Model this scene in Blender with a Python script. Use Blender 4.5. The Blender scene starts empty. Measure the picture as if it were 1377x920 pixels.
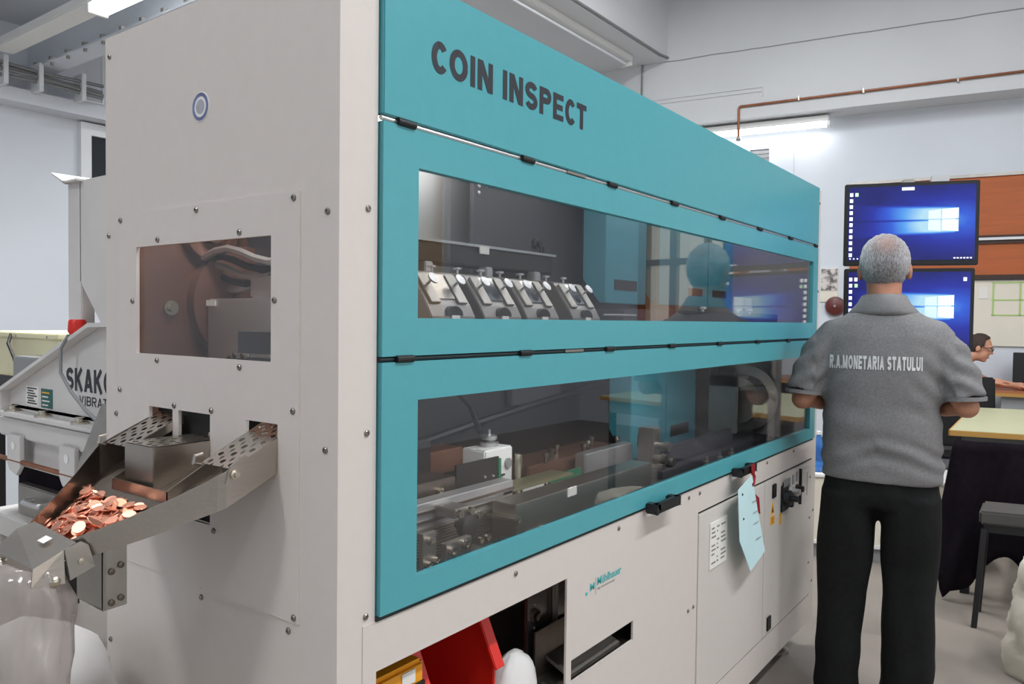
import bpy, bmesh, math, random
from mathutils import Vector, Matrix, noise
from mathutils.bvhtree import BVHTree
random.seed(7)
scene = bpy.context.scene
col = scene.collection

# ---------------------------------------------------------------- camera
cam_d = bpy.data.cameras.new('camera')
cam = bpy.data.objects.new('camera', cam_d)
col.objects.link(cam)
cam_d.sensor_width = 36.0
cam_d.lens = 1043.1 / 1377 * 36.0
cam_d.shift_x = 7.5 / 1377
cam_d.shift_y = -1.5 / 1377
cam_d.clip_start = 0.02
yaw, pitch, roll = 0.63969, 0.02791, 0.01153
fw = Vector((math.cos(yaw) * math.cos(pitch), math.sin(yaw) * math.cos(pitch), -math.sin(pitch)))
rt = Vector((math.sin(yaw), -math.cos(yaw), 0))
up = rt.cross(fw)
r2 = math.cos(roll) * rt + math.sin(roll) * up
u2 = -math.sin(roll) * rt + math.cos(roll) * up
cm = Matrix((r2, u2, -fw)).transposed().to_4x4()
cm.translation = (-0.8354, -0.9566, 1.46)
cam.matrix_world = cm
scene.camera = cam

# ---------------------------------------------------------------- world, exposure
w = bpy.data.worlds.new('world')
scene.world = w
w.use_nodes = True
w.node_tree.nodes['Background'].inputs[0].default_value = (0.86, 0.93, 1.0, 1)
w.node_tree.nodes['Background'].inputs[1].default_value = 0.8
vs = scene.view_settings
vs.view_transform = 'Standard'
vs.look = 'None'
vs.exposure = -0.08
vs.gamma = 1.0
vs.use_curve_mapping = False
scene.cycles.max_bounces = 8
scene.cycles.transparent_max_bounces = 12
scene.cycles.use_denoising = True
scene.cycles.sample_clamp_indirect = 6.0
LAMP_POWER = 60.0     # each unseen ceiling batten
DAY_POWER = 45.0     # daylight through each window of the right wall


def area(name, loc, direction, sx, sy, power, color, parent=None):
    d = bpy.data.lights.new(name, 'AREA')
    d.shape = 'RECTANGLE'
    d.size, d.size_y = sx, sy
    d.energy = power
    d.color = color
    o = bpy.data.objects.new(name, d)
    col.objects.link(o)
    o.location = loc
    o.rotation_euler = Vector(direction).to_track_quat('-Z', 'Y').to_euler()
    if parent:
        o.parent = parent
    return o


# daylight entering by the three windows of the right wall (see window_1..3)
WINS = [(-2.6, -0.6), (0.6, 2.6), (4.0, 6.0)]
for x0, x1 in WINS:
    area('daylight', ((x0 + x1) / 2, -5.15, 2.3), (0, 1, -0.12), 1.9, 1.7, DAY_POWER, (0.93, 0.97, 1.0))


# ---------------------------------------------------------------- materials
def s2l(c):
    c = c / 255.0
    return c / 12.92 if c <= 0.04045 else ((c + 0.055) / 1.055) ** 2.4


def rgb(r, g, b):
    return (s2l(r), s2l(g), s2l(b), 1)


def mat(name, c, rough=0.5, metal=0.0, var=0.0, vscale=6.0, bump=0.0, bscale=60.0, spec=None, stretch=None, coat=0.0):
    m = bpy.data.materials.new(name)
    m.use_nodes = True
    nt = m.node_tree
    b = nt.nodes['Principled BSDF']
    b.inputs['Base Color'].default_value = c
    b.inputs['Roughness'].default_value = rough
    b.inputs['Metallic'].default_value = metal
    if coat:
        b.inputs['Coat Weight'].default_value = coat
    if spec is not None:
        b.inputs['Specular IOR Level'].default_value = spec
    if var or bump:
        tc = nt.nodes.new('ShaderNodeTexCoord')
        mp = nt.nodes.new('ShaderNodeMapping')
        nt.links.new(tc.outputs['Object'], mp.inputs[0])
        if stretch:
            mp.inputs['Scale'].default_value = stretch
    if var:
        n = nt.nodes.new('ShaderNodeTexNoise')
        n.inputs['Scale'].default_value = vscale
        n.inputs['Detail'].default_value = 6
        nt.links.new(mp.outputs[0], n.inputs[0])
        r = nt.nodes.new('ShaderNodeValToRGB')
        r.color_ramp.elements[0].position = 0.3
        r.color_ramp.elements[1].position = 0.7
        r.color_ramp.elements[0].color = tuple(min(1, x * (1 - var)) for x in c[:3]) + (1,)
        r.color_ramp.elements[1].color = tuple(min(1, x * (1 + var)) for x in c[:3]) + (1,)
        nt.links.new(n.outputs[0], r.inputs[0])
        nt.links.new(r.outputs[0], b.inputs['Base Color'])
    if bump:
        n2 = nt.nodes.new('ShaderNodeTexNoise')
        n2.inputs['Scale'].default_value = bscale
        n2.inputs['Detail'].default_value = 4
        nt.links.new(mp.outputs[0], n2.inputs[0])
        bp = nt.nodes.new('ShaderNodeBump')
        bp.inputs['Strength'].default_value = bump
        bp.inputs['Distance'].default_value = 0.01
        nt.links.new(n2.outputs[0], bp.inputs['Height'])
        nt.links.new(bp.outputs[0], b.inputs['Normal'])
    return m


def emit(name, c, strength):
    m = bpy.data.materials.new(name)
    m.use_nodes = True
    b = m.node_tree.nodes['Principled BSDF']
    b.inputs['Base Color'].default_value = (0.8, 0.8, 0.8, 1)
    b.inputs['Emission Color'].default_value = c
    b.inputs['Emission Strength'].default_value = strength
    return m


def glassy(name, tint, ior=1.5, rough=0.0, body=None, body_amt=0.0):
    """thin pane: straight-through transmission plus Fresnel reflection"""
    m = bpy.data.materials.new(name)
    m.use_nodes = True
    nt = m.node_tree
    nt.nodes.clear()
    out = nt.nodes.new('ShaderNodeOutputMaterial')
    tr = nt.nodes.new('ShaderNodeBsdfTransparent')
    tr.inputs[0].default_value = tint
    gl = nt.nodes.new('ShaderNodeBsdfGlossy')
    gl.inputs['Roughness'].default_value = rough
    fr = nt.nodes.new('ShaderNodeFresnel')
    ge = nt.nodes.new('ShaderNodeNewGeometry')
    mrg = nt.nodes.new('ShaderNodeMapRange')      # rear faces of the thin pane reflect like front faces
    mrg.inputs[3].default_value, mrg.inputs[4].default_value = ior, 1.0 / ior
    nt.links.new(ge.outputs['Backfacing'], mrg.inputs[0])
    nt.links.new(mrg.outputs[0], fr.inputs['IOR'])
    mx = nt.nodes.new('ShaderNodeMixShader')
    src = tr.outputs[0]
    if body:
        df = nt.nodes.new('ShaderNodeBsdfDiffuse')
        df.inputs[0].default_value = body
        m2 = nt.nodes.new('ShaderNodeMixShader')
        m2.inputs[0].default_value = body_amt
        nt.links.new(src, m2.inputs[1])
        nt.links.new(df.outputs[0], m2.inputs[2])
        src = m2.outputs[0]
    nt.links.new(fr.outputs[0], mx.inputs[0])
    nt.links.new(src, mx.inputs[1])
    nt.links.new(gl.outputs[0], mx.inputs[2])
    nt.links.new(mx.outputs[0], out.inputs[0])
    return m


M = {}
M['wall'] = mat('white wall paint', rgb(214, 219, 226), 0.8, var=0.03, vscale=1.5, bump=0.06, bscale=9)
M['wall_hi'] = mat('pale upper wall paint', rgb(214, 216, 218), 0.85, var=0.03, vscale=1.2, bump=0.06, bscale=9)
M['ceil'] = mat('ceiling paint', rgb(212, 218, 226), 0.85, var=0.03, vscale=1.3)
M['floor'] = mat('worn grey floor', rgb(136, 128, 120), 0.45, var=0.12, vscale=2.5, bump=0.04, bscale=30)
M['crack'] = mat('plaster crack', rgb(150, 152, 155), 0.9)
M['grey'] = mat('light grey powder coat', rgb(212, 204, 198), 0.42, var=0.012, vscale=30, bump=0.05, bscale=420)
M['greyw'] = mat('light grey door powder coat', rgb(210, 204, 198), 0.40, var=0.012, vscale=30, bump=0.05, bscale=420)
M['teal'] = mat('turquoise powder coat', rgb(80, 161, 170), 0.31, var=0.02, vscale=40, bump=0.06, bscale=420)
M['teal2'] = mat('turquoise inner cover', rgb(62, 144, 160), 0.4)
M['steel'] = mat('brushed stainless', rgb(186, 178, 168), 0.30, 1.0, var=0.10, vscale=7, bump=0.05, bscale=160, stretch=(0.15, 1, 1))
M['steel2'] = mat('dull steel', rgb(170, 166, 160), 0.42, 1.0, var=0.10, vscale=14)
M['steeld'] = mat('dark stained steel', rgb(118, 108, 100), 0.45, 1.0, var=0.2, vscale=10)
M['alu'] = mat('anodised aluminium', rgb(205, 205, 205), 0.38, 0.85)
M['zinc'] = mat('zinc bolt', rgb(200, 192, 176), 0.25, 1.0)
M['screw'] = mat('stainless screw head', rgb(150, 145, 138), 0.3, 1.0)
M['black'] = mat('black plastic', rgb(22, 23, 25), 0.45)
M['dark'] = mat('dark panel', rgb(66, 65, 70), 0.5, var=0.08, vscale=8)
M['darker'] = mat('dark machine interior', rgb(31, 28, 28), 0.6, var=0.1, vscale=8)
M['brownplate'] = mat('brown tinted metal', rgb(120, 84, 70), 0.35, 0.4, var=0.1, vscale=9)
M['gasket'] = mat('black rubber gasket', rgb(24, 40, 44), 0.6)
M['glass'] = glassy('tinted window pane', (0.93, 0.93, 0.94, 1), 1.62)
M['glass_front'] = glassy('front window pane', (0.93, 0.92, 0.91, 1), 1.5)
M['ink'] = mat('black lettering', rgb(38, 40, 48), 0.5)
M['inkteal'] = mat('turquoise lettering', rgb(60, 180, 180), 0.5)
M['inkgrey'] = mat('grey lettering', rgb(120, 115, 112), 0.5)
M['white'] = mat('white plastic', rgb(232, 232, 230), 0.45)
M['paperw'] = mat('white label', rgb(230, 228, 222), 0.6)
M['paperb'] = mat('pale blue card', rgb(196, 228, 232), 0.7, var=0.02)
M['red'] = mat('red plastic', rgb(214, 40, 30), 0.35)
M['dred'] = mat('dark red tape', rgb(140, 22, 34), 0.5)
M['yellow'] = mat('yellow warning sticker', rgb(236, 176, 22), 0.5)
M['orange'] = mat('amber plastic', rgb(238, 160, 28), 0.4)
M['green'] = mat('green plate', rgb(26, 118, 82), 0.45)
M['copper'] = mat('copper blank', rgb(240, 172, 144), 0.38, 1.0)
M['pipecu'] = mat('copper pipe', rgb(150, 98, 70), 0.45, 0.6, var=0.2, vscale=10)
M['fabric'] = mat('heather grey jersey', rgb(126, 125, 126), 0.95, var=0.14, vscale=140, bump=0.25, bscale=500, spec=0.1)
M['collar'] = mat('grey rib collar', rgb(130, 129, 130), 0.95, var=0.1, vscale=160, bump=0.3, bscale=300, spec=0.1)
M['trouser'] = mat('black trouser cloth', rgb(27, 28, 28), 0.85, var=0.15, vscale=60, bump=0.15, bscale=300, spec=0.15)
M['skin'] = mat('skin', rgb(176, 122, 96), 0.5, var=0.08, vscale=30)
M['print'] = mat('white print', rgb(214, 214, 214), 0.7)
M['shoe'] = mat('black leather', rgb(26, 22, 22), 0.4)
M['navy'] = mat('black cloth', rgb(22, 17, 24), 0.9, var=0.2, vscale=40, spec=0.1)
M['sack'] = mat('white woven sack', rgb(222, 220, 218), 0.7, var=0.04, vscale=8, bump=0.15, bscale=40)
M['bag'] = glassy('clear plastic bag', (0.90, 0.88, 0.87, 1), 1.5, 0.10, (0.42, 0.37, 0.34, 1), 0.5)
M['feeder'] = mat('feeder off-white enamel', rgb(206, 203, 200), 0.42, var=0.03, vscale=6)
M['cream'] = mat('cream enamel', rgb(222, 216, 178), 0.5, var=0.03)
M['gbox'] = mat('grey plastic', rgb(140, 142, 142), 0.5)
M['brown'] = mat('orange brown board', rgb(176, 92, 44), 0.55, var=0.10, vscale=3, stretch=(1, 1, 12))
M['browndk'] = mat('dark brown trim', rgb(56, 36, 26), 0.5)
M['wood'] = mat('red brown bench top', rgb(166, 100, 66), 0.35, var=0.1, vscale=4)
M['tabletop'] = mat('pale green laminate', rgb(172, 174, 142), 0.4, var=0.03)
M['woodedge'] = mat('yellow wood edge', rgb(176, 134, 66), 0.5)
M['stool'] = mat('grey stool seat', rgb(78, 75, 72), 0.6, var=0.1)
M['metaldk'] = mat('dark metal', rgb(52, 52, 54), 0.45, 0.6)
M['board'] = mat('cream notice board', rgb(226, 220, 204), 0.6, var=0.02)
M['greenline'] = mat('green drawing line', rgb(176, 204, 130), 0.6)
M['bottle'] = glassy('blue bottle plastic', (0.25, 0.5, 0.85, 1), 1.5, 0.05, (0.08, 0.25, 0.6, 1), 0.5)
M['tubeoff'] = mat('unlit tube', rgb(225, 228, 232), 0.3)
M['curtain'] = emit('sunlit cream curtain', rgb(236, 196, 150), 0.7)
M['tube'] = emit('lit fluorescent tube', (0.95, 0.98, 1.0, 1), 5.0)
M['cable'] = mat('grey cable', rgb(130, 132, 134), 0.6)
M['blind'] = mat('beige window blind', rgb(226, 186, 138), 0.8)
M['frame'] = mat('white window frame', rgb(226, 229, 232), 0.5)
M['darkglass'] = mat('dark window glass', rgb(50, 54, 58), 0.08)


# ---------------------------------------------------------------- mesh helpers
def adopt(o, parent):
    """meshes are made in world space; an Empty marked local=1 takes them in its own frame"""
    if parent is None:
        return
    o.parent = parent
    if parent.type == 'EMPTY' and not parent.get('_local'):
        o.matrix_parent_inverse = Matrix.LocRotScale(parent.location, parent.rotation_euler, None).inverted()


class MB:
    def __init__(self, o=(0, 0, 0), ex=(1, 0, 0), ey=(0, 1, 0), ez=(0, 0, 1)):
        self.v = []
        self.f = []
        self.o, self.ex, self.ey, self.ez = Vector(o), Vector(ex), Vector(ey), Vector(ez)

    def P(self, p):
        return self.o + self.ex * p[0] + self.ey * p[1] + self.ez * p[2]

    def raw(self, verts, faces):
        k = len(self.v)
        self.v += [self.P(p) for p in verts]
        self.f += [tuple(i + k for i in f) for f in faces]
        return self

    def box(self, a, b):
        x0, y0, z0 = [min(i, j) for i, j in zip(a, b)]
        x1, y1, z1 = [max(i, j) for i, j in zip(a, b)]
        v = [(x0, y0, z0), (x1, y0, z0), (x1, y1, z0), (x0, y1, z0), (x0, y0, z1), (x1, y0, z1), (x1, y1, z1), (x0, y1, z1)]
        return self.raw(v, [(0, 3, 2, 1), (4, 5, 6, 7), (0, 1, 5, 4), (1, 2, 6, 5), (2, 3, 7, 6), (3, 0, 4, 7)])

    def hexa(self, v):
        """8 points: lower ring then upper ring"""
        return self.raw(v, [(0, 3, 2, 1), (4, 5, 6, 7), (0, 1, 5, 4), (1, 2, 6, 5), (2, 3, 7, 6), (3, 0, 4, 7)])

    def ring_loft(self, rings, cap=True, closed=True):
        n = len(rings[0])
        k = 0
        v = [p for r in rings for p in r]
        f = []
        m = n if closed else n - 1
        for i in range(len(rings) - 1):
            for j in range(m):
                a = i * n + j
                b = i * n + (j + 1) % n
                f.append((a, b, b + n, a + n))
        if cap:
            f.append(tuple(range(n - 1, -1, -1)))
            f.append(tuple((len(rings) - 1) * n + j for j in range(n)))
        return self.raw(v, f)

    def cyl(self, p0, p1, r, seg=12, r1=None, cap=True):
        p0, p1 = Vector(p0), Vector(p1)
        d = (p1 - p0).normalized()
        a = d.orthogonal().normalized()
        b = d.cross(a)
        r1 = r if r1 is None else r1
        rings = []
        for p, q in ((p0, r), (p1, r1)):
            rings.append([p + (a * math.cos(t) + b * math.sin(t)) * q for t in [2 * math.pi * i / seg for i in range(seg)]])
        return self.ring_loft(rings, cap)

    def lathe(self, base, axis, prof, seg=16):
        """prof: list of (r, h) along axis"""
        base, d = Vector(base), Vector(axis).normalized()
        a = d.orthogonal().normalized()
        b = d.cross(a)
        rings = [[base + d * h + (a * math.cos(t) + b * math.sin(t)) * max(r, 1e-5) for t in [2 * math.pi * i / seg for i in range(seg)]] for r, h in prof]
        return self.ring_loft(rings)

    def tube(self, pts, r, seg=8, radii=None):
        pts = [Vector(p) for p in pts]
        rings = []
        a = None
        for i, p in enumerate(pts):
            d = (pts[min(i + 1, len(pts) - 1)] - pts[max(i - 1, 0)]).normalized()
            if a is None:
                a = d.orthogonal().normalized()
            a = (a - d * a.dot(d)).normalized()
            b = d.cross(a)
            q = radii[i] if radii else r
            rings.append([p + (a * math.cos(t) + b * math.sin(t)) * q for t in [2 * math.pi * k / seg for k in range(seg)]])
        return self.ring_loft(rings)

    def prism(self, poly, axis, w0, w1):
        """poly of (u,v); axis 'X': (w,u,v), 'Y': (u,w,v), 'Z': (u,v,w)"""
        def q(u, v, w_):
            return {'X': (w_, u, v), 'Y': (u, w_, v), 'Z': (u, v, w_)}[axis]
        return self.ring_loft([[q(u, v, w0) for u, v in poly], [q(u, v, w1) for u, v in poly]])

    def sheet(self, rect, holes, axis, w0, w1):
        """flat sheet (u0,v0,u1,v1) with rectangular holes, thickness w0..w1"""
        us = sorted({rect[0], rect[2]} | {u for h in holes for u in (h[0], h[2]) if rect[0] < u < rect[2]})
        vz = sorted({rect[1], rect[3]} | {v for h in holes for v in (h[1], h[3]) if rect[1] < v < rect[3]})

        def solid(i, j):
            if i < 0 or j < 0 or i >= len(us) - 1 or j >= len(vz) - 1:
                return False
            cu, cv = (us[i] + us[i + 1]) / 2, (vz[j] + vz[j + 1]) / 2
            return not any(h[0] < cu < h[2] and h[1] < cv < h[3] for h in holes)

        def q(u, v, w_):
            return {'X': (w_, u, v), 'Y': (u, w_, v), 'Z': (u, v, w_)}[axis]
        for i in range(len(us) - 1):
            for j in range(len(vz) - 1):
                if not solid(i, j):
                    continue
                a, b, c, d = us[i], us[i + 1], vz[j], vz[j + 1]
                self.raw([q(a, c, w0), q(b, c, w0), q(b, d, w0), q(a, d, w0)], [(0, 1, 2, 3)])
                self.raw([q(a, c, w1), q(b, c, w1), q(b, d, w1), q(a, d, w1)], [(3, 2, 1, 0)])
                for di, dj, e in ((-1, 0, (a, c, a, d)), (1, 0, (b, c, b, d)), (0, -1, (a, c, b, c)), (0, 1, (a, d, b, d))):
                    if not solid(i + di, j + dj):
                        self.raw([q(e[0], e[1], w0), q(e[2], e[3], w0), q(e[2], e[3], w1), q(e[0], e[1], w1)], [(0, 1, 2, 3)])
        return self

    def ell(self, c, r, nu=20, nv=14):
        c = Vector(c)
        rings = []
        for i in range(1, nv):
            t = math.pi * i / nv
            rings.append([c + Vector((r[0] * math.sin(t) * math.cos(p), r[1] * math.sin(t) * math.sin(p), -r[2] * math.cos(t))) for p in [2 * math.pi * k / nu for k in range(nu)]])
        return self.ring_loft(rings)

    def build(self, name, m, parent=None, bev=0.0, smooth=False, keep=False):
        me = bpy.data.meshes.new(name)
        me.from_pydata([tuple(p) for p in self.v], [], self.f)
        bm = bmesh.new()
        bm.from_mesh(me)
        bmesh.ops.remove_doubles(bm, verts=bm.verts, dist=1e-6)
        if not keep:
            bmesh.ops.recalc_face_normals(bm, faces=bm.faces)
        if bev:
            es = [e for e in bm.edges if len(e.link_faces) == 2 and e.calc_face_angle(0) > 0.6]
            bmesh.ops.bevel(bm, geom=es, offset=bev, segments=2, affect='EDGES', clamp_overlap=True)
        bm.to_mesh(me)
        bm.free()
        if isinstance(m, str):
            m = M[m]
        me.materials.append(m)
        if smooth:
            for p in me.polygons:
                p.use_smooth = True
            if smooth != 'all':
                me.set_sharp_from_angle(angle=math.radians(40))
        o = bpy.data.objects.new(name, me)
        col.objects.link(o)
        adopt(o, parent)
        return o


def tag(o, label, cat, group=None):
    o['label'] = label
    o['category'] = cat
    if group:
        o['group'] = group
    return o


def struct(o, label=None):
    o['kind'] = 'structure'
    if label:
        o['label'] = label
    return o


def thing(name, label, cat, loc=(0, 0, 0), rotz=0.0, group=None):
    o = bpy.data.objects.new(name, None)
    o.empty_display_size = 0.1
    col.objects.link(o)
    o.location = loc
    o.rotation_euler = (0, 0, rotz)
    return tag(o, label, cat, group)


def baked(o):
    """evaluate one object alone, in a scratch scene"""
    tmp = bpy.data.scenes.new('scratch')
    tmp.collection.objects.link(o)
    vl = tmp.view_layers[0]
    vl.update()
    me = bpy.data.meshes.new_from_object(o.evaluated_get(vl.depsgraph))
    tmp.collection.objects.unlink(o)
    bpy.data.scenes.remove(tmp)
    return me


def text(body, name, m, origin, u, v, width, height, parent, extrude=0.0006, bold=0.0, spacing=1.0):
    """flat lettering: lower-left at origin, fitted to width x height"""
    cu = bpy.data.curves.new(name, 'FONT')
    cu.body = body
    cu.size = 1.0
    cu.offset = bold
    cu.space_character = spacing
    cu.resolution_u = 3
    t = bpy.data.objects.new(name, cu)
    me = baked(t)
    bpy.data.objects.remove(t)
    bpy.data.curves.remove(cu)
    xs = [q.co.x for q in me.vertices]
    ys = [q.co.y for q in me.vertices]
    x0, x1, y0, y1 = min(xs), max(xs), min(ys), max(ys)
    u, v, origin = Vector(u).normalized(), Vector(v).normalized(), Vector(origin)
    n = u.cross(v)
    for q in me.vertices:
        q.co = origin + u * ((q.co.x - x0) / (x1 - x0) * width) + v * ((q.co.y - y0) / (y1 - y0) * height) + n * extrude
    me.name = name
    me.materials.clear()
    me.materials.append(M[m] if isinstance(m, str) else m)
    o = bpy.data.objects.new(name, me)
    col.objects.link(o)
    adopt(o, parent)
    return o


def glyph(c, W, w):
    """bold grotesque capital in a box W x 1 with stroke w: list of polygons"""
    h = w / 2
    out = []

    def line(a, b, k=w):
        a, b = Vector(a), Vector(b)
        d = (b - a).normalized()
        n = Vector((-d.y, d.x)) * k / 2
        out.append([a - n, b - n, b + n, a + n])

    def ribbon(pts):
        pts = [Vector(p) for p in pts]
        ns = []
        for i in range(len(pts)):
            d = (pts[min(i + 1, len(pts) - 1)] - pts[max(i - 1, 0)]).normalized()
            ns.append(Vector((-d.y, d.x)) * h)
        for i in range(len(pts) - 1):
            out.append([pts[i] - ns[i], pts[i + 1] - ns[i + 1], pts[i + 1] + ns[i + 1], pts[i] + ns[i]])

    def arc(cx, cy, rx, ry, a0, a1, n=18):
        return [(cx + rx * math.cos(math.radians(a0 + (a1 - a0) * i / n)), cy + ry * math.sin(math.radians(a0 + (a1 - a0) * i / n))) for i in range(n + 1)]
    if c in 'CO':
        ribbon(arc(W / 2, .5, W / 2 - h, .5 - h, *((40, 320) if c == 'C' else (0, 360)), 32))
    elif c == 'S':
        ry = (1 - 3 * w) / 4 + h
        t = arc(W / 2, 1 - h - ry, W / 2 - h, ry, 20, 270)
        b = arc(W / 2, h + ry, W / 2 - h, ry, 90, -160)
        ribbon(t + b[1:])
    elif c == '.':
        out.append([Vector(p) for p in ((0, 0), (W, 0), (W, w), (0, w))])
    elif c == 'I':
        line((W / 2, 0), (W / 2, 1))
    elif c in 'NMUKPERBLDH':
        line((h, 0), (h, 1)) if c != 'U' else None
        if c == 'N':
            line((W - h, 0), (W - h, 1))
            out.append([Vector(p) for p in ((0, 1), (w * 1.15, 1), (W, 0), (W - w * 1.15, 0))])
        elif c == 'M':
            line((W - h, 0), (W - h, 1))
            out.append([Vector(p) for p in ((0, 1), (w * 1.1, 1), (W / 2 + h * .9, .05), (W / 2 - h * .9, .05))])
            out.append([Vector(p) for p in ((W, 1), (W - w * 1.1, 1), (W / 2 - h * .9, .05), (W / 2 + h * .9, .05))])
        elif c == 'U':
            r = W / 2 - h
            ribbon([(h, 1), (h, .6)] + arc(W / 2, h + r, r, r, 180, 360) + [(W - h, .6), (W - h, 1)])
        elif c == 'K':
            line((h, .38), (W - h * 1.1, 1), w * .95)
            line((W * .38, .58), (W - h * .9, 0), w)
        elif c in 'PRB':
            r = (.58 - w) / 2
            cy = 1 - h - r
            ribbon([(h, 1 - h)] + arc(W - h - r, cy, r, r, 90, -90) + [(h, 1 - h - 2 * r)])
            if c == 'R':
                line((W * .5, .42), (W - h, 0))
            if c == 'B':
                r2_ = (1 - h - 2 * r - h) / 2
                ribbon([(h, 2 * r2_ + h)] + arc(W - h - r2_, h + r2_, r2_, r2_, 90, -90) + [(h, h)])
        elif c in 'EL':
            for y in ((h, .5, 1 - h) if c == 'E' else (h,)):
                line((0, y), (W * (.93 if y == .5 else 1), y), w * .92)
    elif c == 'T':
        line((W / 2, 0), (W / 2, 1))
        line((0, 1 - h), (W, 1 - h), w * .95)
    elif c in 'AV':
        y0, y1 = (0, 1) if c == 'A' else (1, 0)
        for s in (0, W):
            q = w * (1.05 if s == 0 else -1.05)
            out.append([Vector(p) for p in ((s, y0), (s + q, y0), (W / 2 + q * .5, y1), (W / 2 - q * .5, y1))])
        if c == 'A':
            line((W * .22, .28), (W * .78, .28), w * .85)
    return out


GW = {'C': .72, 'O': .84, 'I': .22, 'N': .76, 'S': .72, 'P': .72, 'E': .66, 'T': .68, 'R': .76, 'A': .80, 'M': .90, 'L': .62, 'U': .74, 'K': .78, 'V': .78, 'B': .74, '.': .2, ' ': .34}


def sign(body, name, m, origin, u, v, width, height, parent, w=.2, gap=.14, lift=.0006):
    """bold capitals drawn stroke by stroke, fitted to width x height"""
    x, polys = 0.0, []
    for c in body:
        for p in glyph(c, GW[c], w):
            polys.append([(q.x + x, q.y) for q in p])
        x += GW[c] + (gap * .5 if c in ' C' else gap)
    x -= gap
    u, v, origin = Vector(u).normalized(), Vector(v).normalized(), Vector(origin)
    n = u.cross(v)
    mb = MB()
    for i, p in enumerate(polys):
        mb.raw([origin + u * (a / x * width) + v * (b * height) + n * (lift + .00004 * (i % 7)) for a, b in p], [tuple(range(len(p)))])
    return mb.build(name, m, parent, keep=True)


def copy_tree(o, parent=None):
    c = o.copy()
    col.objects.link(c)
    if parent:
        c.parent = parent
    for ch in list(o.children):
        copy_tree(ch, c)
    return c

# ================================================================ THE ROOM
def quadbox(name, a, b, m, label=None, parent=None, bev=0.0):
    return struct(MB().box(a, b).build(name, m, parent, bev), label)


FL = MB().box((-5, -5, -0.1), (8.9, 5.6, 0)).build('floor', 'floor')
struct(FL, 'worn grey workshop floor')
# far wall: upper part is a deep beam, the wall below it stands 0.35 m further back
C0 = Vector((7.37, 3.25, 0))
DR = Vector((0.14608, -0.98927, 0))
NN = Vector((0.98927, 0.14608, 0))


def FWB():
    return MB(C0, DR, NN, (0, 0, 1))


struct(FWB().box((-0.3, 0.35, 0), (8.6, 0.5, 5.2)).build('wall_far', 'wall'), 'white far wall behind the monitors')
bf = FWB().box((0.0, 0.0, 3.68), (8.6, 0.352, 5.2)).build('trim_1', 'wall_hi')
struct(bf, 'white concrete beam above the far wall')
m = FWB()
for i in range(56):
    s0, s1 = i * 0.09, (i + 1) * 0.09
    z0, z1 = 4.42 + 0.012 * noise.noise((s0 * 3, 1, 0)), 4.42 + 0.012 * noise.noise((s1 * 3, 1, 0))
    m.hexa([(s0, -0.003, z0 - .006), (s1, -0.003, z1 - .006), (s1, 0.002, z1 - .006), (s0, 0.002, z0 - .006), (s0, -0.003, z0 + .006), (s1, -0.003, z1 + .006), (s1, 0.002, z1 + .006), (s0, 0.002, z0 + .006)])
m.build('plaster_joint', 'crack', bf)
quadbox('wall_corner', (7.36, 3.24, 0), (7.6, 5.6, 5.2), 'wall_hi', 'white wall beyond the room corner')
quadbox('wall_left', (-5, 5.5, 0), (7.6, 5.65, 5.2), 'wall', 'white wall on the left')
quadbox('wall_back', (-5.1, -5.1, 0), (-5, 5.6, 5.2), 'wall', 'white wall behind the photographer')
m = MB().sheet((-5.1, 0, 9.2, 5.2), [(x0, 1.2, x1, 3.2) for x0, x1 in WINS], 'Y', -5.1, -4.95)
struct(m.build('wall_right', 'wall'), 'white wall with windows on the right')
quadbox('ceiling', (-5.1, -5.1, 5.2), (9.2, 5.65, 5.3), 'ceil', 'white ceiling')
quadbox('wall_end', (9.05, -5.1, 0), (9.15, -1.0, 5.2), 'wall', 'white end wall')
for i, (x0, x1) in enumerate(WINS):
    wn = MB().sheet((x0, 1.2, x1, 3.2), [(x0 + .07, 1.27, (x0 + x1) / 2 - .04, 3.13), ((x0 + x1) / 2 + .04, 1.27, x1 - .07, 3.13)], 'Y', -5.06, -5.0).build('window_%d' % (i + 1), 'frame')
    struct(wn, 'white framed window with beige blinds in the right wall')
    MB().box((x0 + .07, -5.035, 1.27), (x1 - .07, -5.03, 3.13)).build('pane', 'glass_front', wn)
    for k, (a, b) in enumerate(((x0 + .1, x0 + .55), (x1 - .7, x1 - .1))):
        MB().box((a, -4.99, 1.25), (b, -4.98, 3.15)).build('blind', 'blind', wn)
wf = FWB().sheet((5.7, 1.3, 7.3, 2.95), [(5.8, 1.4, 6.2, 2.2), (6.28, 1.4, 6.72, 2.2), (6.8, 1.4, 7.2, 2.2), (5.8, 2.28, 6.2, 2.85), (6.28, 2.28, 6.72, 2.85), (6.8, 2.28, 7.2, 2.85)], 'Y', 0.29, 0.36).build('window_5', 'brown')
struct(wf, 'brown framed curtained window on the far wall')
for k in range(16):
    a = 5.8 + k * .0875
    FWB().box((a, 0.325 + .012 * (k % 2), 1.38), (a + .0875, 0.335 + .012 * (k % 2), 2.87)).build('curtain_fold', 'curtain' if k % 5 else 'blind', wf)
# longitudinal beam with its tube trunking (upper right of the machine)
quadbox('trim_2', (2.2, 2.94, 4.42), (7.42, 4.1, 5.2), 'wall_hi', 'downstand ceiling beam meeting the corner')
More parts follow.
